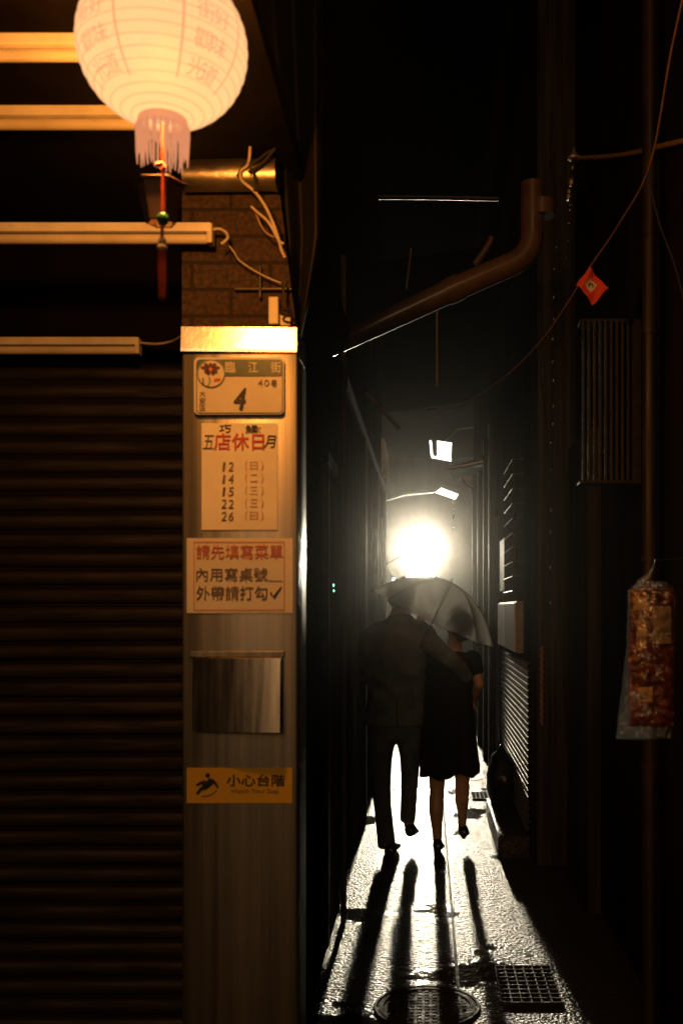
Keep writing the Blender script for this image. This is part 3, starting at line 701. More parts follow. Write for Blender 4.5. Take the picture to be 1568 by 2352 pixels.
w = MB(); w.ball((lc.x, lc.y, lz(503)), (.011, .011, .013), 14, 9); w.build('bead', M['jade'], e, 'all')
w = MB(); w.ball((lc.x-.001, lc.y, lz(556)), (.0075, .0075, .010), 12, 8); w.ball((lc.x-.001, lc.y, lz(570)), (.0095, .0095, .009), 12, 8); w.build('knot', M['cable_white'], e, 'all')
w = MB()
for k in range(14):
    a_ = 2*math.pi*k/14; w.tube([(lc.x-.001+.006*math.cos(a_), lc.y+.006*math.sin(a_), lz(578)), (lc.x-.001+.0065*math.cos(a_), lc.y+.0065*math.sin(a_), lz(630)), (lc.x-.001+.005*math.cos(a_), lc.y+.005*math.sin(a_), lz(684)+random.uniform(-.004,.004))], .0016, 5)
w.build('tassel', M['red_string'], e, True)
w = MB(); prf = []
w.lathe([(.026, lz(481)), (.030, lz(478)), (.044, lz(395)), (.052, lz(388)), (.050, lz(386)), (.041, lz(396)), (.028, lz(476))], (lc.x-.022, lc.y+.07, 0), 6, False); w.build('pendant', M['pendant'], e)
w = MB(); w.tube([(lc.x, lc.y, lc.z+rz*.97), (lc.x, lc.y, 3.0)], .003, 6); w.build('cord', M['cable_black'], e)
pl = bpy.data.lights.new('lantern_bulb', 'POINT'); pl.energy = LANTERN_POWER; pl.color = ORANGE; pl.shadow_soft_size = .05
po = bpy.data.objects.new('lantern_bulb', pl); COL.objects.link(po); po.parent = e; po.location = (0, 0, -.03)

# ------------------------------------------------------------------ overhead clutter
# metal rail above
w = MB(); w.tube([at(868,452,5), at(1000,453,5), at(1145,456,5)], .013, 12)
tag(w.build('awning_rail', M['metal_dark'], None, True), 'thin wet metal rail high over the alley with a bright right end', 'rail')
# thick pipe rising across the alley, with an elbow
w = MB(); P = [at(690, 836, 4.65), at(735, 810, 4.65), at(880, 740, 4.65), at(1040, 665, 4.65), at(1180, 604, 4.65)]
for k in range(1, 9):
    t_ = k/8; a_ = R(24 + 66*t_); P.append(P[-1] + Vector((math.cos(a_)*.023, 0, math.sin(a_)*.023)))
P += [P[-1] + Vector((0, 0, .10)), P[-1] + Vector((0, 0, .22))]
w.tube(P, [.030, .040, .050, .056] + [.054]*(len(P)-4), 24)
for q, dr_ in ((at(1040, 665, 4.65), Vector((160, 0, 73))), (at(1243, 480, 4.65), Vector((0, 0, 1)))):
    dr_ = dr_.normalized(); w.tube([q - dr_*.035, q + dr_*.035], .061, 24)
tag(w.build('drain_pipe', M['pipe'], None, True), 'thick brown pipe rising across the alley to an upturned elbow', 'pipe')
w = MB(); w.tube(spline([at(1128, 545, 4.7), at(1122, 560, 4.7), at(1108, 582, 4.7), at(1090, 606, 4.7)], 6), .016, 12)
tag(w.build('pipe_stub', M['pipe'], None, True), 'short slanted glazed pipe stub left of the bent pipe', 'pipe')
w = MB(); w.tube([at(1490, -60, 3.55), at(1490, 2360, 3.55)], .026, 14)
for yy in (760, 1285, 1760): w.tube([at(1490, yy, 3.55) - Vector((0, 0, .012)), at(1490, yy, 3.55) + Vector((0, 0, .012))], .031, 14)
tag(w.build('downspout', M['pipe_dark'], None, True), 'tall brown downspout on the near right wall behind the plastic bag', 'pipe')
# awning far right
e = empty('far_awning', at(1110, 1060, 10), 'small metal awning lit white along its front edge, far right', 'awning')
a, c = at(1025, 1078, 10), at(1198, 1050, 10)
w = MB()
for q in range(1): w.add([a, c, c + Vector((0, 0, .10)), a + Vector((0, 0, .02)), a + Vector((.1, 1.2, .05)), c + Vector((0, 1.2, .1)), c + Vector((0, 1.2, .2)), a + Vector((.1, 1.2, .08))], [(0,1,2,3),(4,7,6,5),(0,4,5,1),(3,2,6,7),(0,3,7,4),(1,5,6,2)])
w.build('sheet', M['dark_wood'], e)
w = MB(); w.tube([a + Vector((0, -.02, 0)), c + Vector((0, -.02, .03))], [.022, .034], 14); w.build('front_roll', M['metal_wet'], e, True)
w = MB(); w.tube(spline([at(1130,1042,10), at(1142,1038,10), at(1155,1032,10), at(1170,1030,10)], 6), .012, 6); w.tube([at(1172,1035,10), at(1192,1030,10)], .02, 6); w.build('bracket', M['metal_wet'], e, True)
for k, (x, y0, y1, dd) in enumerate(((851,1180,1285,7.8),(862,1215,1300,8.5),(876,1190,1335,9.6))):
    cable('wall_cable', ('longest lit wall cable, nearest the glaring signboard', 'short lit wall cable between two others on the far left wall', 'thin lit wall cable just right of the vent')[(2, 1, 0)[k]], [(x,y0,dd),(x+3,(y0+y1)/2,dd),(x-1,y1,dd)], .007, M['cable_white'], 5, 'cables on the far left wall')
# slanted bracket bar, hanging wires
w = MB(); w.tube([at(840, 902, 6.5), at(875, 940, 6.5), at(918, 985, 6.5)], .014, 8); tag(w.build('brace', M['metal_wet'], None, True), 'slanted wet metal brace on the upper left wall', 'brace')
cable('hanging_cord', 'thin straight cord hanging in mid alley from the thick pipe', [(1003,715,4.66),(1003,800,4.66),(1003,886,4.66)], .0045, M['cable_brown'])
cable('dangling_wire', 'short curled wire dangling below the far awning', [(1062,1095,9),(1072,1112,9),(1085,1120,9)], .012, M['cable_white'])
cable('faint_wire', 'faint upright wire left of the bent pipe', [(944,570,6),(938,620,6),(933,662,6)], .006, M['cable_brown'])
cable('thin_wire', 'faint thin wire curving along the near right wall', [(1490,420,3.2),(1515,520,3.2),(1545,600,3.2),(1568,690,3.2),(1580,800,3.2)], .003, M['cable_black'])
cable('drooping_wire', 'faint drooping wire under the bunting rope', [(1232,790,5.0),(1240,860,5.0),(1252,960,5.2),(1258,1060,5.4)], .003, M['cable_black'])
# overhead cable and insulator
cable('overhead_cable', 'orange-lit overhead cable running right from the spiked insulator', [(1330,362,4.6),(1380,360,4.3),(1440,353,3.95),(1500,339,3.55),(1575,322,3.15),(1700,300,2.6)], .0085, M['cable_brown'])
e = empty('insulator', at(1318, 352, 4.6), 'small pale spiked insulator where the overhead cable ends', 'insulator')
q = at(1317, 362, 4.6); w = MB(); w.lathe([(.002, q.z+.05), (.014, q.z+.015), (.032, q.z), (.028, q.z-.008), (.01, q.z-.01)], (q.x, q.y, 0), 12); w.build('cap', M['metal_wet'], e, True)
w = MB(); w.tube([q, at(1310, 470, 4.6)], .012, 8); w.build('stem', M['metal_dark'], e, True)
w = MB()
for yy, xx, rr in ((385,1314,.008),(418,1311,.014),(440,1306,.010),(452,1305,.012)): w.ball(at(xx, yy, 4.57), (rr, rr, rr*1.4), 8, 6)
w.build('clamp', M['metal_wet'], e, 'all')
# rain chains
def chain(label, pts, d, r, nb, group):
    P = spline([at(x, y, d) for x, y in pts], 10); e = empty('rain_chain', P[0], label, 'chain', group)
    w = MB(); w.tube(P, .0022, 5); w.build('cord', M['cable_black'], e)
    w = MB()
    for i in range(nb):
        t = (i+.5+random.uniform(-.3,.3))/nb*(len(P)-1); k = int(t); p_ = P[k].lerp(P[min(k+1, len(P)-1)], t-k)
        w.ball(p_ + Vector((random.uniform(-.006,.006), 0, 0)), (r, r, r*random.uniform(1.4, 2.4)), 8, 6)
    w.build('drops', M['steel_bright'], e, 'all')
chain('long dripping cord of bright drops beside the bunting rope', [(1276,550),(1270,700),(1268,850),(1266,1000),(1262,1200),(1260,1420)], 5.5, .0065, 15, 'dripping cords on the right')
chain('short dripping cord below the insulator', [(1304,470),(1306,540),(1302,600)], 5.2, .0065, 4, 'dripping cords on the right')
chain('dripping cord falling from the tilted lamp head', [(1040,1150),(1042,1180),(1041,1215)], 20, .02, 5, 'dripping cords on the right')
# bunting
rp = [(1580,-60,2.45),(1540,120,2.65),(1491,380,3.0),(1420,515,3.35),(1352,616,3.6),(1290,715,3.85),(1235,790,4.1),(1150,872,4.6),(1052,934,5.2),(1010,940,5.4),(980,942,5.5)]
cable('bunting_rope', 'thin sagging rope that carries the red pennant', rp, .0027, M['cable_brown'])
e = empty('pennant', at(1340, 636, 3.6), 'small red pennant with a white printed square, tied to the rope', 'pennant')
fc = [at(1322,655,3.6), at(1361,698,3.57), at(1397,661,3.57), at(1352,616,3.6)]
def fg(u, v):
    p_ = fc[0].lerp(fc[3], u).lerp(fc[1].lerp(fc[2], u), v); return p_ + Vector((0, -.012*math.sin(v*5+u*2) - .006*math.sin(v*11+u), .003*math.sin(u*7+v*3)))
w = MB(); w.grid(fg, 14, 14); w.build('cloth', M['flag'], e, 'all')
w = MB(); w.grid(lambda u, v: fg(.28+.44*u, .26+.36*v) + Vector((0, -.002, 0)), 8, 8); w.build('printed_square', M['flag_white'], e, 'all')
I = MB(); pts = [(.42,.40),(.52,.36),(.60,.40),(.60,.50),(.52,.54)]
def fs_(i, s_): 
    u, v = pts[i]; return fg(u, v) + Vector((0, -.0035, s_))
I.tube([fg(u, v) + Vector((0, -.004, 0)) for u, v in pts], .0035, 6, flat=.5); I.build('printed_mark', M['ink_black'], e, True)

# hanging plastic bag on the near right wall
e = empty('plastic_bag', at(1495, 1330, 3.05), 'clear plastic bag of red packets hanging on the near right wall', 'bag')
DB = 3.02
def outline(v):       # left, right at height v (0 top .. 1 bottom)
    y = 1335 + v*362
    xl = 1443 - 4*min(1, v/.42) - (25*(v-.42)/.58 if v > .42 else 0); xr = 1553 - 4*v - 8*v
    top = max(0, 1 - v/.06); xl += 22*top; xr -= 25*top
    return xl, xr, y
def puff(u, v, amp): return amp*(math.sin(math.pi*min(max(u, 0), 1))**.6)*(math.sin(math.pi*min(1, .06+v*.92))**.5)
def wr(u, v, s_): return noise.noise(Vector((u*4.2, v*11, s_)))*.010 + noise.noise(Vector((u*11, v*26, s_+4)))*.005
w = MB()
def pack(x0, y0, x1, y1, off, ext=None):
    def base(u, v):
        xs = 2.2*noise.noise(Vector((v*4, off*50, 1))); q = at(x0+(x1-x0)*u + xs, y0+(y1-y0)*v + 3*noise.noise(Vector((u*4, off*80, 5))), DB)
        return q + Vector((0, -off - .016*(math.sin(math.pi*u)*math.sin(math.pi*v))**.5 + wr(u, v, off*90)*1.1, 0))
    if ext is None: return base
    a0, b0, a1, b1 = ext
    return lambda u, v: base((a0+(a1-a0)*u-x0)/(x1-x0), (b0+(b1-b0)*v-y0)/(y1-y0)) + Vector((0, -.0022, 0))
PK = ((1446,1352,1548,1502,-.006), (1442,1484,1546,1668,-.001))
for pk in PK: w.grid(pack(*pk), 26, 36)
w.build('packets', M['snack_red'], e, 'all')
w = MB()
for k, bx in ((0,(1453,1370,1487,1402)),(0,(1460,1440,1483,1492)),(1,(1462,1577,1495,1611))): w.grid(pack(*PK[k], bx), 10, 10)
w.build('pale_labels', M['snack_beige'], e, 'all')
w = MB(); w.grid(pack(*PK[0], (1497,1392,1540,1478)), 10, 12); w.build('tan_label', M['snack_tan'], e, 'all')
def film_mat():
    m = bpy.data.materials.new('crinkled clear film'); m.use_nodes = True; t = m.node_tree; L = t.links; N = t.nodes.new
    t.nodes.remove(t.nodes['Principled BSDF']); tn = N('ShaderNodeBsdfTransparent'); gl = N('ShaderNodeBsdfGlossy'); gl.inputs['Roughness'].default_value = .12
    df = N('ShaderNodeBsdfTranslucent'); df.inputs['Color'].default_value = (.6,.55,.48,1)
    tc = N('ShaderNodeTexCoord'); nz = N('ShaderNodeTexNoise'); nz.inputs['Scale'].default_value = 28; nz.inputs['Detail'].default_value = 4; L.new(tc.outputs['Object'], nz.inputs['Vector'])
    bp = N('ShaderNodeBump'); bp.inputs['Distance'].default_value = .02; bp.inputs['Strength'].default_value = .9; L.new(nz.outputs['Fac'], bp.inputs['Height']); L.new(bp.outputs[0], gl.inputs['Normal'])
    a_ = N('ShaderNodeMixShader'); a_.inputs[0].default_value = .3; L.new(gl.outputs[0], a_.inputs[1]); L.new(df.outputs[0], a_.inputs[2])
    b_ = N('ShaderNodeMixShader'); b_.inputs[0].default_value = .22; L.new(tn.outputs[0], b_.inputs[1]); L.new(a_.outputs[0], b_.inputs[2]); L.new(b_.outputs[0], t.nodes['Material Output'].inputs['Surface']); return m
M['film'] = film_mat()
w = MB()
for sg, s_ in ((-1, 2.0), (1, 7.0)):
    def fb(u, v):
        xl, xr, y = outline(v); q = at(xl+(xr-xl)*u, y, DB); return q + Vector((0, sg*(.012 + puff(u, v, .045 if sg < 0 else .01)) + wr(u, v, s_), 0))
    w.grid(fb, 26, 50)
w.build('film', M['film'], e, 'all')
w = MB(); t0 = at(1475, 1338, DB); t1 = at(1500, 1300, DB); w.tube(spline([at(1466,1340,DB), at(1490,1318,DB), at(1503,1290,DB)], 5), [.012,.012,.011,.010,.009,.007,.006,.005,.004,.004,.004], 7); w.build('tied_neck', M['film'], e, 'all')
w = MB(); w.tube([at(1503,1288,DB), Vector((XN, DB, at(0,1280,DB).z))], .005, 6); w.build('hook', M['metal_dark'], e)

# rope down the pier and small details
w = MB(); P = []
for i in range(60): P.append(at(1243, 1485, 5.76).lerp(at(1243, 1665, 5.76), i/59) + Vector((.004*math.cos(i*1.3), .004*math.sin(i*1.3), 0)))
w.tube(P, .008, 7); tag(w.build('twisted_rope', M['cable_brown'], None, True), 'short twisted rope hanging down the dark wall pier', 'rope')
# refuse bag
w = MB()
def bagpt(th, t):
    r = .155*math.sin(math.pi*min(1, .2+.76*t))**.6*(1 if t < .8 else 1-(t-.8)*3.2); r *= 1 + .16*noise.noise(Vector((math.cos(th)*2, math.sin(th)*2, t*5)))
    return (.53 + .66*r*math.cos(th), 7.1 + r*math.sin(th)*1.3, .128 + .40*t + .02*noise.noise(Vector((th, t*3, 2))))
w.ring([[bagpt(2*math.pi*k/30, j/16) for k in range(30)] for j in range(17)]); tag(w.build('refuse_bag', M['bag_black'], None, 'all'), 'knotted black refuse bag against the slatted cladding', 'bag')

# ------------------------------------------------------------------ ironwork in the paving
dm = gd(2312); xm = (980-980)*dm/F
e = empty('manhole_cover', (xm, dm, 0), 'round cast iron manhole cover in the wet alley floor', 'manhole cover')
w = MB(); w.lathe([(.185, -.01), (.185, .003), (.178, .005), (.165, .005), (.163, .002), (.0, .002)], (xm, dm, 0), 48, False); w.build('cover', M['iron'], e, True)
w = MB(); w.lathe([(.188, -.01), (.188, .003), (.191, .006), (.199, .006), (.202, .002), (.202, -.01)], (xm, dm, 0), 48, False); w.build('frame', M['iron'], e, True)
w = MB()
for i in range(-5, 6):
    for j in range(-5, 6):
        if math.hypot(i, j)*.028 < .15: w.bbox((xm+i*.028-.009, dm+j*.028-.009, .001), (xm+i*.028+.009, dm+j*.028+.009, .0045), .0015)
w.build('raised_pattern', M['iron'], e)
def grate(x0, x1, y0, y1, nx, ny, label):
    e = empty('drain_grate', ((x0+x1)/2, (y0+y1)/2, 0), label, 'drain grate', 'drain grates in the alley floor')
    w = MB(); w.box((x0, y0, -.06), (x1, y1, .0045)); w.build('pit_shade', M['cable_black'], e)  # solid black block in place of the shade under the bars
    w = MB()
    for i in range(nx+1): x = x0+(x1-x0)*i/nx; w.bbox((x-.003, y0, .0045), (x+.003, y1, .009), .002)
    w.build('bars', M['metal_dark'], e)
    w = MB()
    for j in range(ny+1): y = y0+(y1-y0)*j/ny; w.bbox((x0-.004, y-.005, .0047), (x1+.004, y+.005, .010), .002)
    w.build('cross_bars', M['iron'], e); return e
grate(.285, .515, 3.78, 4.17, 6, 9, 'square iron drain grate beside the manhole cover')
grate(.36, .52, 7.85, 8.15, 5, 6, 'small drain grate farther on by the doorstep')

# ------------------------------------------------------------------ people
DM = 6.12
def pm(x, y, dd=0.0): return at(x, y, DM) + Vector((0, dd, 0))      # dd > 0 is away from the camera
def loft(w, rows, n=28, power=2.3):
    """rows: (y, xl, xr, depth radius, dd)"""
    rings = []
    for y, xl, xr, dp, dd in rows:
        a_ = pm(xl, y, dd); c_ = pm(xr, y, dd); cx = (a_.x+c_.x)/2; hw = (c_.x-a_.x)/2; ring = []
        for k in range(n):
            t = 2*math.pi*k/n; ct, st_ = math.cos(t), math.sin(t)
            ring.append(Vector((cx + hw*math.copysign(abs(ct)**(2/power), ct), a_.y + dp*math.copysign(abs(st_)**(2/power), st_), a_.z)))
        rings.append(ring)
    return w.ring(rings)
def limb(w, pts, n=14):
    """pts: (Vector, radius)"""
    P = [p_ for p_, r in pts]; Rr = [r for p_, r in pts]
    for i in range(len(P)-1):
        w.tube([P[i].lerp(P[i+1], k/6) for k in range(7)], [Rr[i]+(Rr[i+1]-Rr[i])*k/6 for k in range(7)], n)
    for p_, r in pts: w.ball(p_, r, n, 8)
    return w
def hand(w, wrist, fdir, side, normal, curl=.5, s=1.0):
    """palm, four fingers and a thumb, as tapered chains"""
    f = Vector(fdir).normalized(); nrm = Vector(normal); nrm = (nrm - f*nrm.dot(f)).normalized(); sd = f.cross(nrm)*side
    palm = wrist + f*.045*s
    Mx = Matrix((sd, nrm, f)).transposed()
    w.ball(palm, (.040*s, .016*s, .050*s), 14, 10, Mx)
    for k, (o_, ln) in enumerate(((-.027, .066), (-.009, .075), (.009, .070), (.026, .055))):
        p_ = wrist + f*.085*s + sd*o_*s; d_ = f.copy(); pts = [(p_ - f*.02, .0095*s), (p_, .0092*s)]
        for q in range(3):
            d_ = (Matrix.Rotation(curl*(.5+.35*q), 3, sd*-side) @ d_); p_ = p_ + d_*ln*s*(.42, .32, .26)[q]; pts.append((p_, (.0086, .0078, .0066)[q]*s))
        limb(w, pts, 8)
    p_ = wrist + f*.03*s - sd*.030*s; pts = [(p_, .012*s)]
    d_ = (f*.6 - sd*.7 + nrm*.3).normalized()
    for q in range(2):
        p_ = p_ + d_*.034*s; pts.append((p_, (.0105, .0085)[q]*s)); d_ = (d_ + f*.5 + nrm*.3).normalized()
    limb(w, pts, 8)
def head(w, c, Mr, s=1.0):
    """skull, jaw, nose, brow, lips, chin and ears; local +y is where the face looks"""
    def L_(x, y, z): return c + Mr @ Vector((x*s, y*s, z*s))
    w.ball(c + Mr @ Vector((0, -.012*s, .028*s)), (.074*s, .092*s, .088*s), 20, 14, Mr)
    w.ball(L_(0, .022, -.03), (.058*s, .066*s, .082*s), 18, 12, Mr)
    w.ball(L_(0, .055, -.088), (.028*s, .026*s, .024*s), 12, 8, Mr)
    w.ball(L_(0, .094, -.012), (.013*s, .018*s, .026*s), 10, 8, Mr)
    w.ball(L_(0, .078, .022), (.05*s, .014*s, .012*s), 12, 8, Mr)
    for sx in (-1, 1):
        w.ball(L_(sx*.074, -.008, -.008), (.010*s, .020*s, .033*s), 12, 10, Mr)
        w.ball(L_(sx*.030, .078, .004), (.013*s, .010*s, .009*s), 10, 8, Mr)
    w.ball(L_(0, .084, -.052), (.024*s, .010*s, .006*s), 10, 6, Mr); w.ball(L_(0, .083, -.062), (.021*s, .010*s, .007*s), 10, 6, Mr)
def eyes(parent, c, Mr, s=1.0):
    w = MB()
    for sx in (-1, 1): w.ball(c + Mr @ Vector((sx*.031*s, .083*s, .003*s)), .0095*s, 10, 8)
    w.build('eyes', M['shirt'], parent, 'all')
def shoe(w, heel, fdir, ln=.27, wd=.045, lift=0, pitch=0):
    f = Vector(fdir).normalized(); sd = f.cross(Vector((0, 0, 1))).normalized(); rings = []
    Rp = Matrix.Rotation(pitch, 3, sd)
    for t, ww, h in ((0,.55,.05),(.04,.8,.075),(.15,.88,.085),(.35,.80,.078),(.5,.88,.062),(.68,1.05,.048),(.85,.95,.038),(.96,.6,.028),(1,.25,.018)):
        ring = []
        for k in range(14):
            a_ = 2*math.pi*k/14; zz = max(0, .5+.5*math.sin(a_))**.8*h
            ring.append(heel + Rp @ (f*(t*ln) + sd*(math.cos(a_)*ww*wd) + Vector((0, 0, zz))))
        rings.append(ring)
    w.ring(rings)
def scale_xy(): pass

# ---- man
man = empty('person', (pm(905, 1960).x, DM, 0), 'person in a dark suit with one arm round their companion', 'person')
hm = pm(921, 1377, .07); Mh = Matrix.Rotation(R(9), 3, 'Y') @ Matrix.Rotation(R(-20), 3, 'Z') @ Matrix.Rotation(R(-22), 3, 'X')
bw = MB(); head(bw, hm, Mh, .98)
limb(bw, [(pm(920, 1430, .0), .064), (pm(920, 1402, .035), .056), (pm(920, 1388, .06), .055)])
loft(bw, [(1424, 900, 940, .05, 0), (1440, 862, 978, .075, 0), (1480, 856, 970, .095, 0), (1560, 866, 962, .085, 0), (1620, 856, 964, .09, 0), (1668, 852, 966, .09, 0)])
LS, LE, LW_ = pm(853, 1466, .0), pm(845, 1553, -.03), pm(878, 1530, .20)
RS, RE, RW_ = pm(974, 1466, -.0), pm(1030, 1512, -.19), pm(1074, 1552, -.05)
limb(bw, [(LS, .045), (LE, .038), (LW_, .027)]); limb(bw, [(RS, .045), (RE, .038), (RW_, .027)])
hand(bw, LW_, (.25, .3, .5), 1, (0, -1, .2), .7); hand(bw, RW_, (.1, .9, -.2), 1, (1, 0, 0), .25)
LH, LK, LA = pm(879, 1668, .0), pm(874, 1805, .02), pm(893, 1938, -.04)
RH, RK, RA = pm(940, 1668, .0), pm(939, 1800, .06), pm(938, 1895, .10)
limb(bw, [(LH, .075), (LK, .048), (LA, .036)]); limb(bw, [(RH, .075), (RK, .048), (RA, .036)])
limb(bw, [(LA, .036), (LA + Vector((0, .12, -.05)), .03)]); limb(bw, [(RA, .036), (RA + Vector((0, .10, -.05)), .03)])
remesh(bw.build('body', M['skin'], man), .0065, 3)
eyes(man, hm, Mh)
w = MB()   # hair: short back and sides
for j in range(1):
    w.ball(hm + Mh @ Vector((0, -.022, .034)), (.080, .094, .091), 20, 14, Mh); w.ball(hm + Mh @ Vector((0, -.045, -.022)), (.066, .056, .062), 18, 12, Mh)
    for k in range(60):
        a_ = random.uniform(-2.6, 2.6); el = random.uniform(-.2, 1.4); q = Vector((math.sin(a_)*math.cos(el)*.08, -math.cos(a_)*math.cos(el)*.094 - .022, math.sin(el)*.09 + .034))
        w.ball(hm + Mh @ q, (.012, .012, .016), 6, 5)
remesh(w.build('hair', M['hair'], man), .006, 2)
w = MB(); loft(w, [(1400, 899, 940, .066, .034), (1411, 894, 944, .068, .024), (1417, 892, 946, .070, .015)], 24); w.build('shirt_collar', M['shirt'], man, 'all')
w = MB()
loft(w, [(1409, 900, 938, .060, .012), (1416, 893, 948, .072, .008), (1425, 880, 958, .086, .0), (1438, 858, 975, .100, 0), (1452, 846, 986, .112, 0), (1475, 845, 985, .122, .0), (1520, 848, 979, .128, .0),
         (1572, 849, 975, .118, .0), (1610, 843, 975, .125, .0), (1640, 833, 976, .135, 0), (1656, 828, 976, .140, 0), (1664, 834, 976, .138, 0)], 36)
limb(w, [(LS + Vector((.004,0,0)), .068), (pm(845, 1510), .060), (LE, .056), (LW_.lerp(LE, .12), .043)])
limb(w, [(RS, .070), (pm(1003, 1490, -.11), .062), (RE, .056), (RW_.lerp(RE, .12), .042)])
limb(w, [(pm(872, 1440), .045), (pm(858, 1458), .060)]); limb(w, [(pm(965, 1440), .045), (pm(978, 1458), .062)])
jk = remesh(w.build('jacket', M['suit'], man), .0075, 5)
for v_ in jk.data.vertices:
    wp = v_.co + wloc(man); q = noise.noise(Vector((wp.x*7, wp.y*5, wp.z*3.2))) + .6*noise.noise(Vector((wp.x*15+wp.z*9, wp.y*9, wp.z*13)))
    q += .9*math.sin(wp.z*34 + wp.x*16 + 5*noise.noise(Vector((wp.x*4, wp.y*4, wp.z*3))))*max(0, 1-abs(wp.z-1.05)/.28)
    v_.co += v_.normal*.0095*q
w = MB(); w.tube([pm(913, 1600, -.138), pm(913, 1630, -.146), pm(914, 1662, -.147)], .0025, 6); w.build('jacket_vent', M['dress'], jk)
w = MB()
loft(w, [(1630, 850, 968, .105, 0), (1668, 846, 970, .115, 0), (1690, 846, 972, .112, 0), (1702, 848, 906, .10, 0)], 28)
loft(w, [(1690, 846, 910, .105, 0), (1750, 847, 899, .095, .01), (1805, 853, 897, .075, .02), (1850, 858, 898, .070, .0), (1900, 864, 904, .066, -.03), (1941, 868, 910, .066, -.05)], 22)
loft(w, [(1690, 906, 972, .105, 0), (1750, 920, 964, .095, .03), (1800, 920, 960, .075, .05), (1850, 919, 956, .068, .07), (1893, 917, 953, .064, .085)], 22)
remesh(w.build('trousers', M['trouser'], man), .0075, 5)
w = MB(); shoe(w, Vector((pm(897, 0).x, DM-.13, .004)), (.06, 1, 0), .29, .046); w.build('shoe', M['shoe'], man, 'all')
w = MB(); hz = pm(941, 1938, 0).z; shoe(w, Vector((pm(941, 0).x, DM+.03, max(.05, hz+.03))), (.05, 1, 0), .27, .043, 0, R(-8)); w.build('shoe', M['shoe'], man, 'all')

# ---- woman
wom = empty('person', (pm(1040, 1960).x, DM, 0), 'person in a short-sleeved black dress with bare legs', 'person')
hw_ = pm(1050, 1440, .05); Mw = Matrix.Rotation(R(-6), 3, 'Y') @ Matrix.Rotation(R(28), 3, 'Z') @ Matrix.Rotation(R(-12), 3, 'X')
bw = MB(); head(bw, hw_, Mw, .92)
limb(bw, [(pm(1042, 1502, .0), .052), (pm(1044, 1478, .02), .045), (pm(1048, 1458, .04), .046)])
loft(bw, [(1494, 1022, 1064, .045, 0), (1506, 1000, 1084, .062, 0), (1535, 992, 1086, .08, 0), (1590, 998, 1080, .07, 0), (1650, 984, 1086, .09, 0), (1700, 980, 1088, .09, 0)])
wRS, wRE, wRW = pm(1087, 1512, .0), pm(1100, 1572, -.02), pm(1092, 1610, .16)
wLS, wLE, wLW = pm(994, 1512, .02), pm(978, 1575, .05), pm(955, 1475, .16)
limb(bw, [(wRS, .036), (wRE, .030), (wRW, .022)]); limb(bw, [(wLS, .036), (wLE, .030), (wLW, .023)])
hand(bw, wRW, (-.1, .8, -.3), -1, (1, 0, 0), .5, .88)
gp = pm(968, 1430, .17)
hand(bw, pm(960, 1452, .15), (.25, .15, 1), 1, (0, -1, .2), .9, .92); limb(bw, [(wLW, .023), (pm(960, 1452, .15), .023)])
wLH, wLK, wLA = pm(1004, 1700), pm(1003, 1812, -.01), pm(1004, 1938, -.03)
wRH, wRK, wRA = pm(1062, 1700), pm(1062, 1800, .05), pm(1062, 1898, .10)
limb(bw, [(wLH, .070), (wLK, .046), (pm(1001, 1858, -.045), .045), (pm(1003, 1905, -.035), .031), (wLA, .026)])
limb(bw, [(wRH, .070), (wRK, .044), (pm(1061, 1838, .045), .044), (pm(1062, 1872, .07), .030), (wRA, .027)])
limb(bw, [(wLA, .026), (wLA + Vector((0, .09, -.06)), .024)]); limb(bw, [(wRA, .026), (wRA + Vector((0, .09, -.06)), .024)])
remesh(bw.build('body', M['skin'], wom), .006, 3)
eyes(wom, hw_, Mw, .92)
w = MB(); w.ball(hw_ + Mw @ Vector((0, -.022, .030)), (.078, .092, .089), 20, 14, Mw)
w.ball(hw_ + Mw @ Vector((0, -.052, -.03)), (.068, .05, .075), 18, 12, Mw); w.ball(hw_ + Mw @ Vector((-.01, -.07, -.05)), (.04, .035, .04), 14, 10, Mw)
for k in range(70):
    a_ = random.uniform(-2.5, 2.5); el = random.uniform(-.7, 1.4); q = Vector((math.sin(a_)*math.cos(el)*.078, -math.cos(a_)*math.cos(el)*.09 - .03, math.sin(el)*.09 + .02)); w.ball(hw_ + Mw @ q, (.01, .01, .018), 6, 5)
remesh(w.build('hair', M['hair'], wom), .006, 2)
w = MB()
loft(w, [(1492, 1030, 1060, .045, .01), (1499, 1014, 1072, .066, .006), (1508, 996, 1090, .080, 0), (1530, 980, 1090, .098, 0), (1585, 972, 1084, .090, 0), (1620, 967, 1086, .105, 0), (1660, 964, 1089, .122, 0), (1720, 962, 1095, .130, 0), (1762, 962, 1100, .136, 0), (1776, 961, 1099, .136, 0)], 36)
limb(w, [(wRS + Vector((-.006,0,0)), .052), (wRS.lerp(wRE, .42), .048)]); limb(w, [(wLS, .052), (wLS.lerp(wLE, .42), .048)])
dq_ = w.build('dress', M['dress'], wom); remesh(dq_, .0075, 5)
for v in dq_.data.vertices:      # folds and an uneven hem
    wp = v.co + wloc(wom); t = max(0, min(1, (.9-wp.z)/.4)); a_ = math.atan2(wp.y-DM, wp.x-pm(1030,0).x)
    v.co.x += t*.006*math.cos(a_*9)*math.cos(a_); v.co.y += t*.010*math.cos(a_*9)*math.sin(a_)
    if wp.z < .56: v.co.z += -.03*math.exp(-((wp.x-pm(1000,0).x)/.05)**2) + .015*math.sin(wp.x*40)
w = MB()
def pump(heel, pitch):
    shoe(w, heel, (.05, 1, 0), .225, .036, 0, pitch)
    w.tube([heel + Vector((0, .012, .03)), heel + Vector((0, .008, -.0))], [.018, .010], 8)
pump(Vector((pm(1004, 0).x, DM-.12, .03)), R(-7)); w.build('shoe', M['shoe'], wom, 'all')
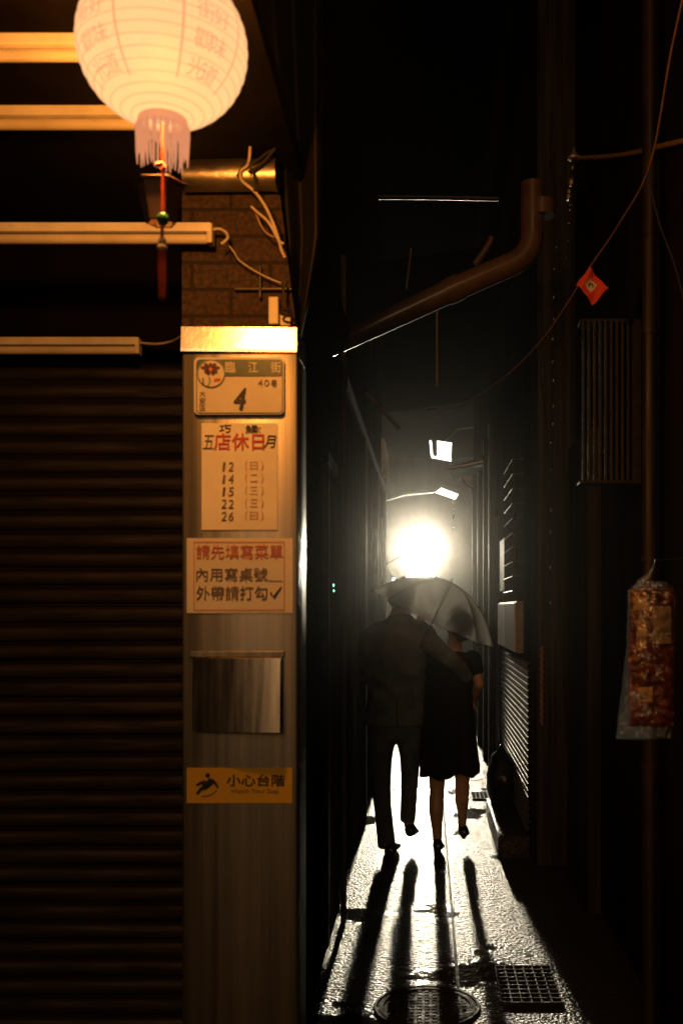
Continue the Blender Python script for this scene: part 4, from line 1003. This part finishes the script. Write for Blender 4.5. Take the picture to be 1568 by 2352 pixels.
w = MB(); pump(Vector((pm(1065, 0).x, DM+.06, .075)), R(-8)); w.build('shoe', M['shoe'], wom, 'all')

# ------------------------------------------------------------------ umbrella
def umbrella_mat():
    m = bpy.data.materials.new('wet translucent umbrella nylon'); m.use_nodes = True; t = m.node_tree; L = t.links; N = t.nodes.new
    b_ = t.nodes['Principled BSDF']; b_.inputs['Base Color'].default_value = (.14,.13,.115,1); b_.inputs['Roughness'].default_value = .45
    tl = N('ShaderNodeBsdfTranslucent'); tl.inputs['Color'].default_value = (.95,.92,.85,1)
    rf = N('ShaderNodeBsdfRefraction'); rf.inputs['Color'].default_value = (.85,.80,.70,1); rf.inputs['Roughness'].default_value = .7; rf.inputs['IOR'].default_value = 1.25
    tn = N('ShaderNodeBsdfTransparent'); tn.inputs['Color'].default_value = (.95,.92,.86,1)
    tc = N('ShaderNodeTexCoord'); nz = N('ShaderNodeTexNoise'); nz.inputs['Scale'].default_value = 9; L.new(tc.outputs['Object'], nz.inputs['Vector'])
    bp = N('ShaderNodeBump'); bp.inputs['Strength'].default_value = .15; L.new(nz.outputs['Fac'], bp.inputs['Height']); L.new(bp.outputs[0], b_.inputs['Normal'])
    def mix(f, p_, q_):
        x = N('ShaderNodeMixShader'); x.inputs[0].default_value = f; L.new(p_.outputs[0], x.inputs[1]); L.new(q_.outputs[0], x.inputs[2]); return x
    x = mix(.20, mix(.3, mix(.93, b_, tl), rf), tn); L.new(x.outputs[0], t.nodes['Material Output'].inputs['Surface']); return m
M['umbrella'] = umbrella_mat()
DU = 5.98; uc = at(995.5, 1421, DU) + Vector((0, .05, 0)); UR = .405; UH = .245
Mu = Matrix.Rotation(R(25.5), 3, 'Y') @ Matrix.Rotation(R(3), 3, 'X')
e = empty('umbrella', uc, 'grey translucent umbrella tilted over the couple', 'umbrella')
def dome(r): return UH*(1 - r**2.15)
def canopy(k, j, nseg=8, nr=14):
    ph = 2*math.pi*k/(8*nseg); loc_ = (k % nseg)/nseg - .0; f_ = math.pi/4*(loc_ - .5)
    chord = math.cos(math.pi/8)/math.cos(f_); dip = 4*loc_*(1-loc_); r = j/nr
    rad = UR*r*(1 + (chord*(1-.05*dip) - 1)*r**.8); z = dome(r) - .020*dip*r*(1-.3*r)
    if r > .999: z += .012*dip
    return uc + Mu @ Vector((rad*math.cos(ph), rad*math.sin(ph), z))
w = MB(); nr = 14; vs = [uc + Mu @ Vector((0, 0, UH))]; fs = []
for j in range(1, nr+1):
    for k in range(64): vs.append(canopy(k, j))
for k in range(64): fs.append((0, 1+k, 1+(k+1) % 64))
for j in range(nr-1):
    for k in range(64): a_ = 1+j*64+k; b_ = 1+j*64+(k+1) % 64; fs.append((a_, a_+64, b_+64, b_))
w.add(vs, fs); cn = w.build('canopy', M['umbrella'], e, 'all')
for q in range(8):
    w = MB(); P = [uc + Mu @ Vector((UR*r*math.cos(math.pi/4*q), UR*r*math.sin(math.pi/4*q), dome(r)-.005)) for r in [i/14 for i in range(15)]]; P.append(P[-1] + (P[-1]-P[-2])*.25)
    w.tube(P, .0034, 6)
    w.tube([uc + Mu @ Vector((0, 0, UH-.20)), uc + Mu @ Vector((UR*.5*math.cos(math.pi/4*q), UR*.5*math.sin(math.pi/4*q), dome(.5)-.006))], .0018, 5)
    w.build('rib', M['metal_dark'], e, True)
w = MB(); w.tube([uc + Mu @ Vector((0, 0, UH+.002)), uc + Mu @ Vector((0, 0, UH+.03))], [.008, .004], 8); w.build('ferrule', M['jade'], e, True)
w = MB(); w.tube([uc + Mu @ Vector((0, 0, UH)), uc + Mu @ Vector((0, 0, -.12))], .0055, 8); w.build('shaft', M['metal_dark'], e, True)
w = MB(); w.tube([uc + Mu @ Vector((0, 0, -.06)), uc + Mu @ Vector((0, 0, -.20))], [.012, .014], 10); w.build('handle', M['shoe'], e, True)

# ------------------------------------------------------------------ rain-laden air
hz_ = bpy.data.materials.new('rain haze'); hz_.use_nodes = True; t = hz_.node_tree
t.nodes.remove(t.nodes['Principled BSDF']); v = t.nodes.new('ShaderNodeVolumePrincipled')
v.inputs['Color'].default_value = (.97, .96, .92, 1); v.inputs['Density'].default_value = .00088; v.inputs['Anisotropy'].default_value = .968
t.links.new(v.outputs[0], t.nodes['Material Output'].inputs['Volume'])
w = MB(); w.box((-8, -5, -1), (8, 42, 7.6)); h = w.build('haze', hz_); tag(h, kind='stuff'); h.display_type = 'WIRE'
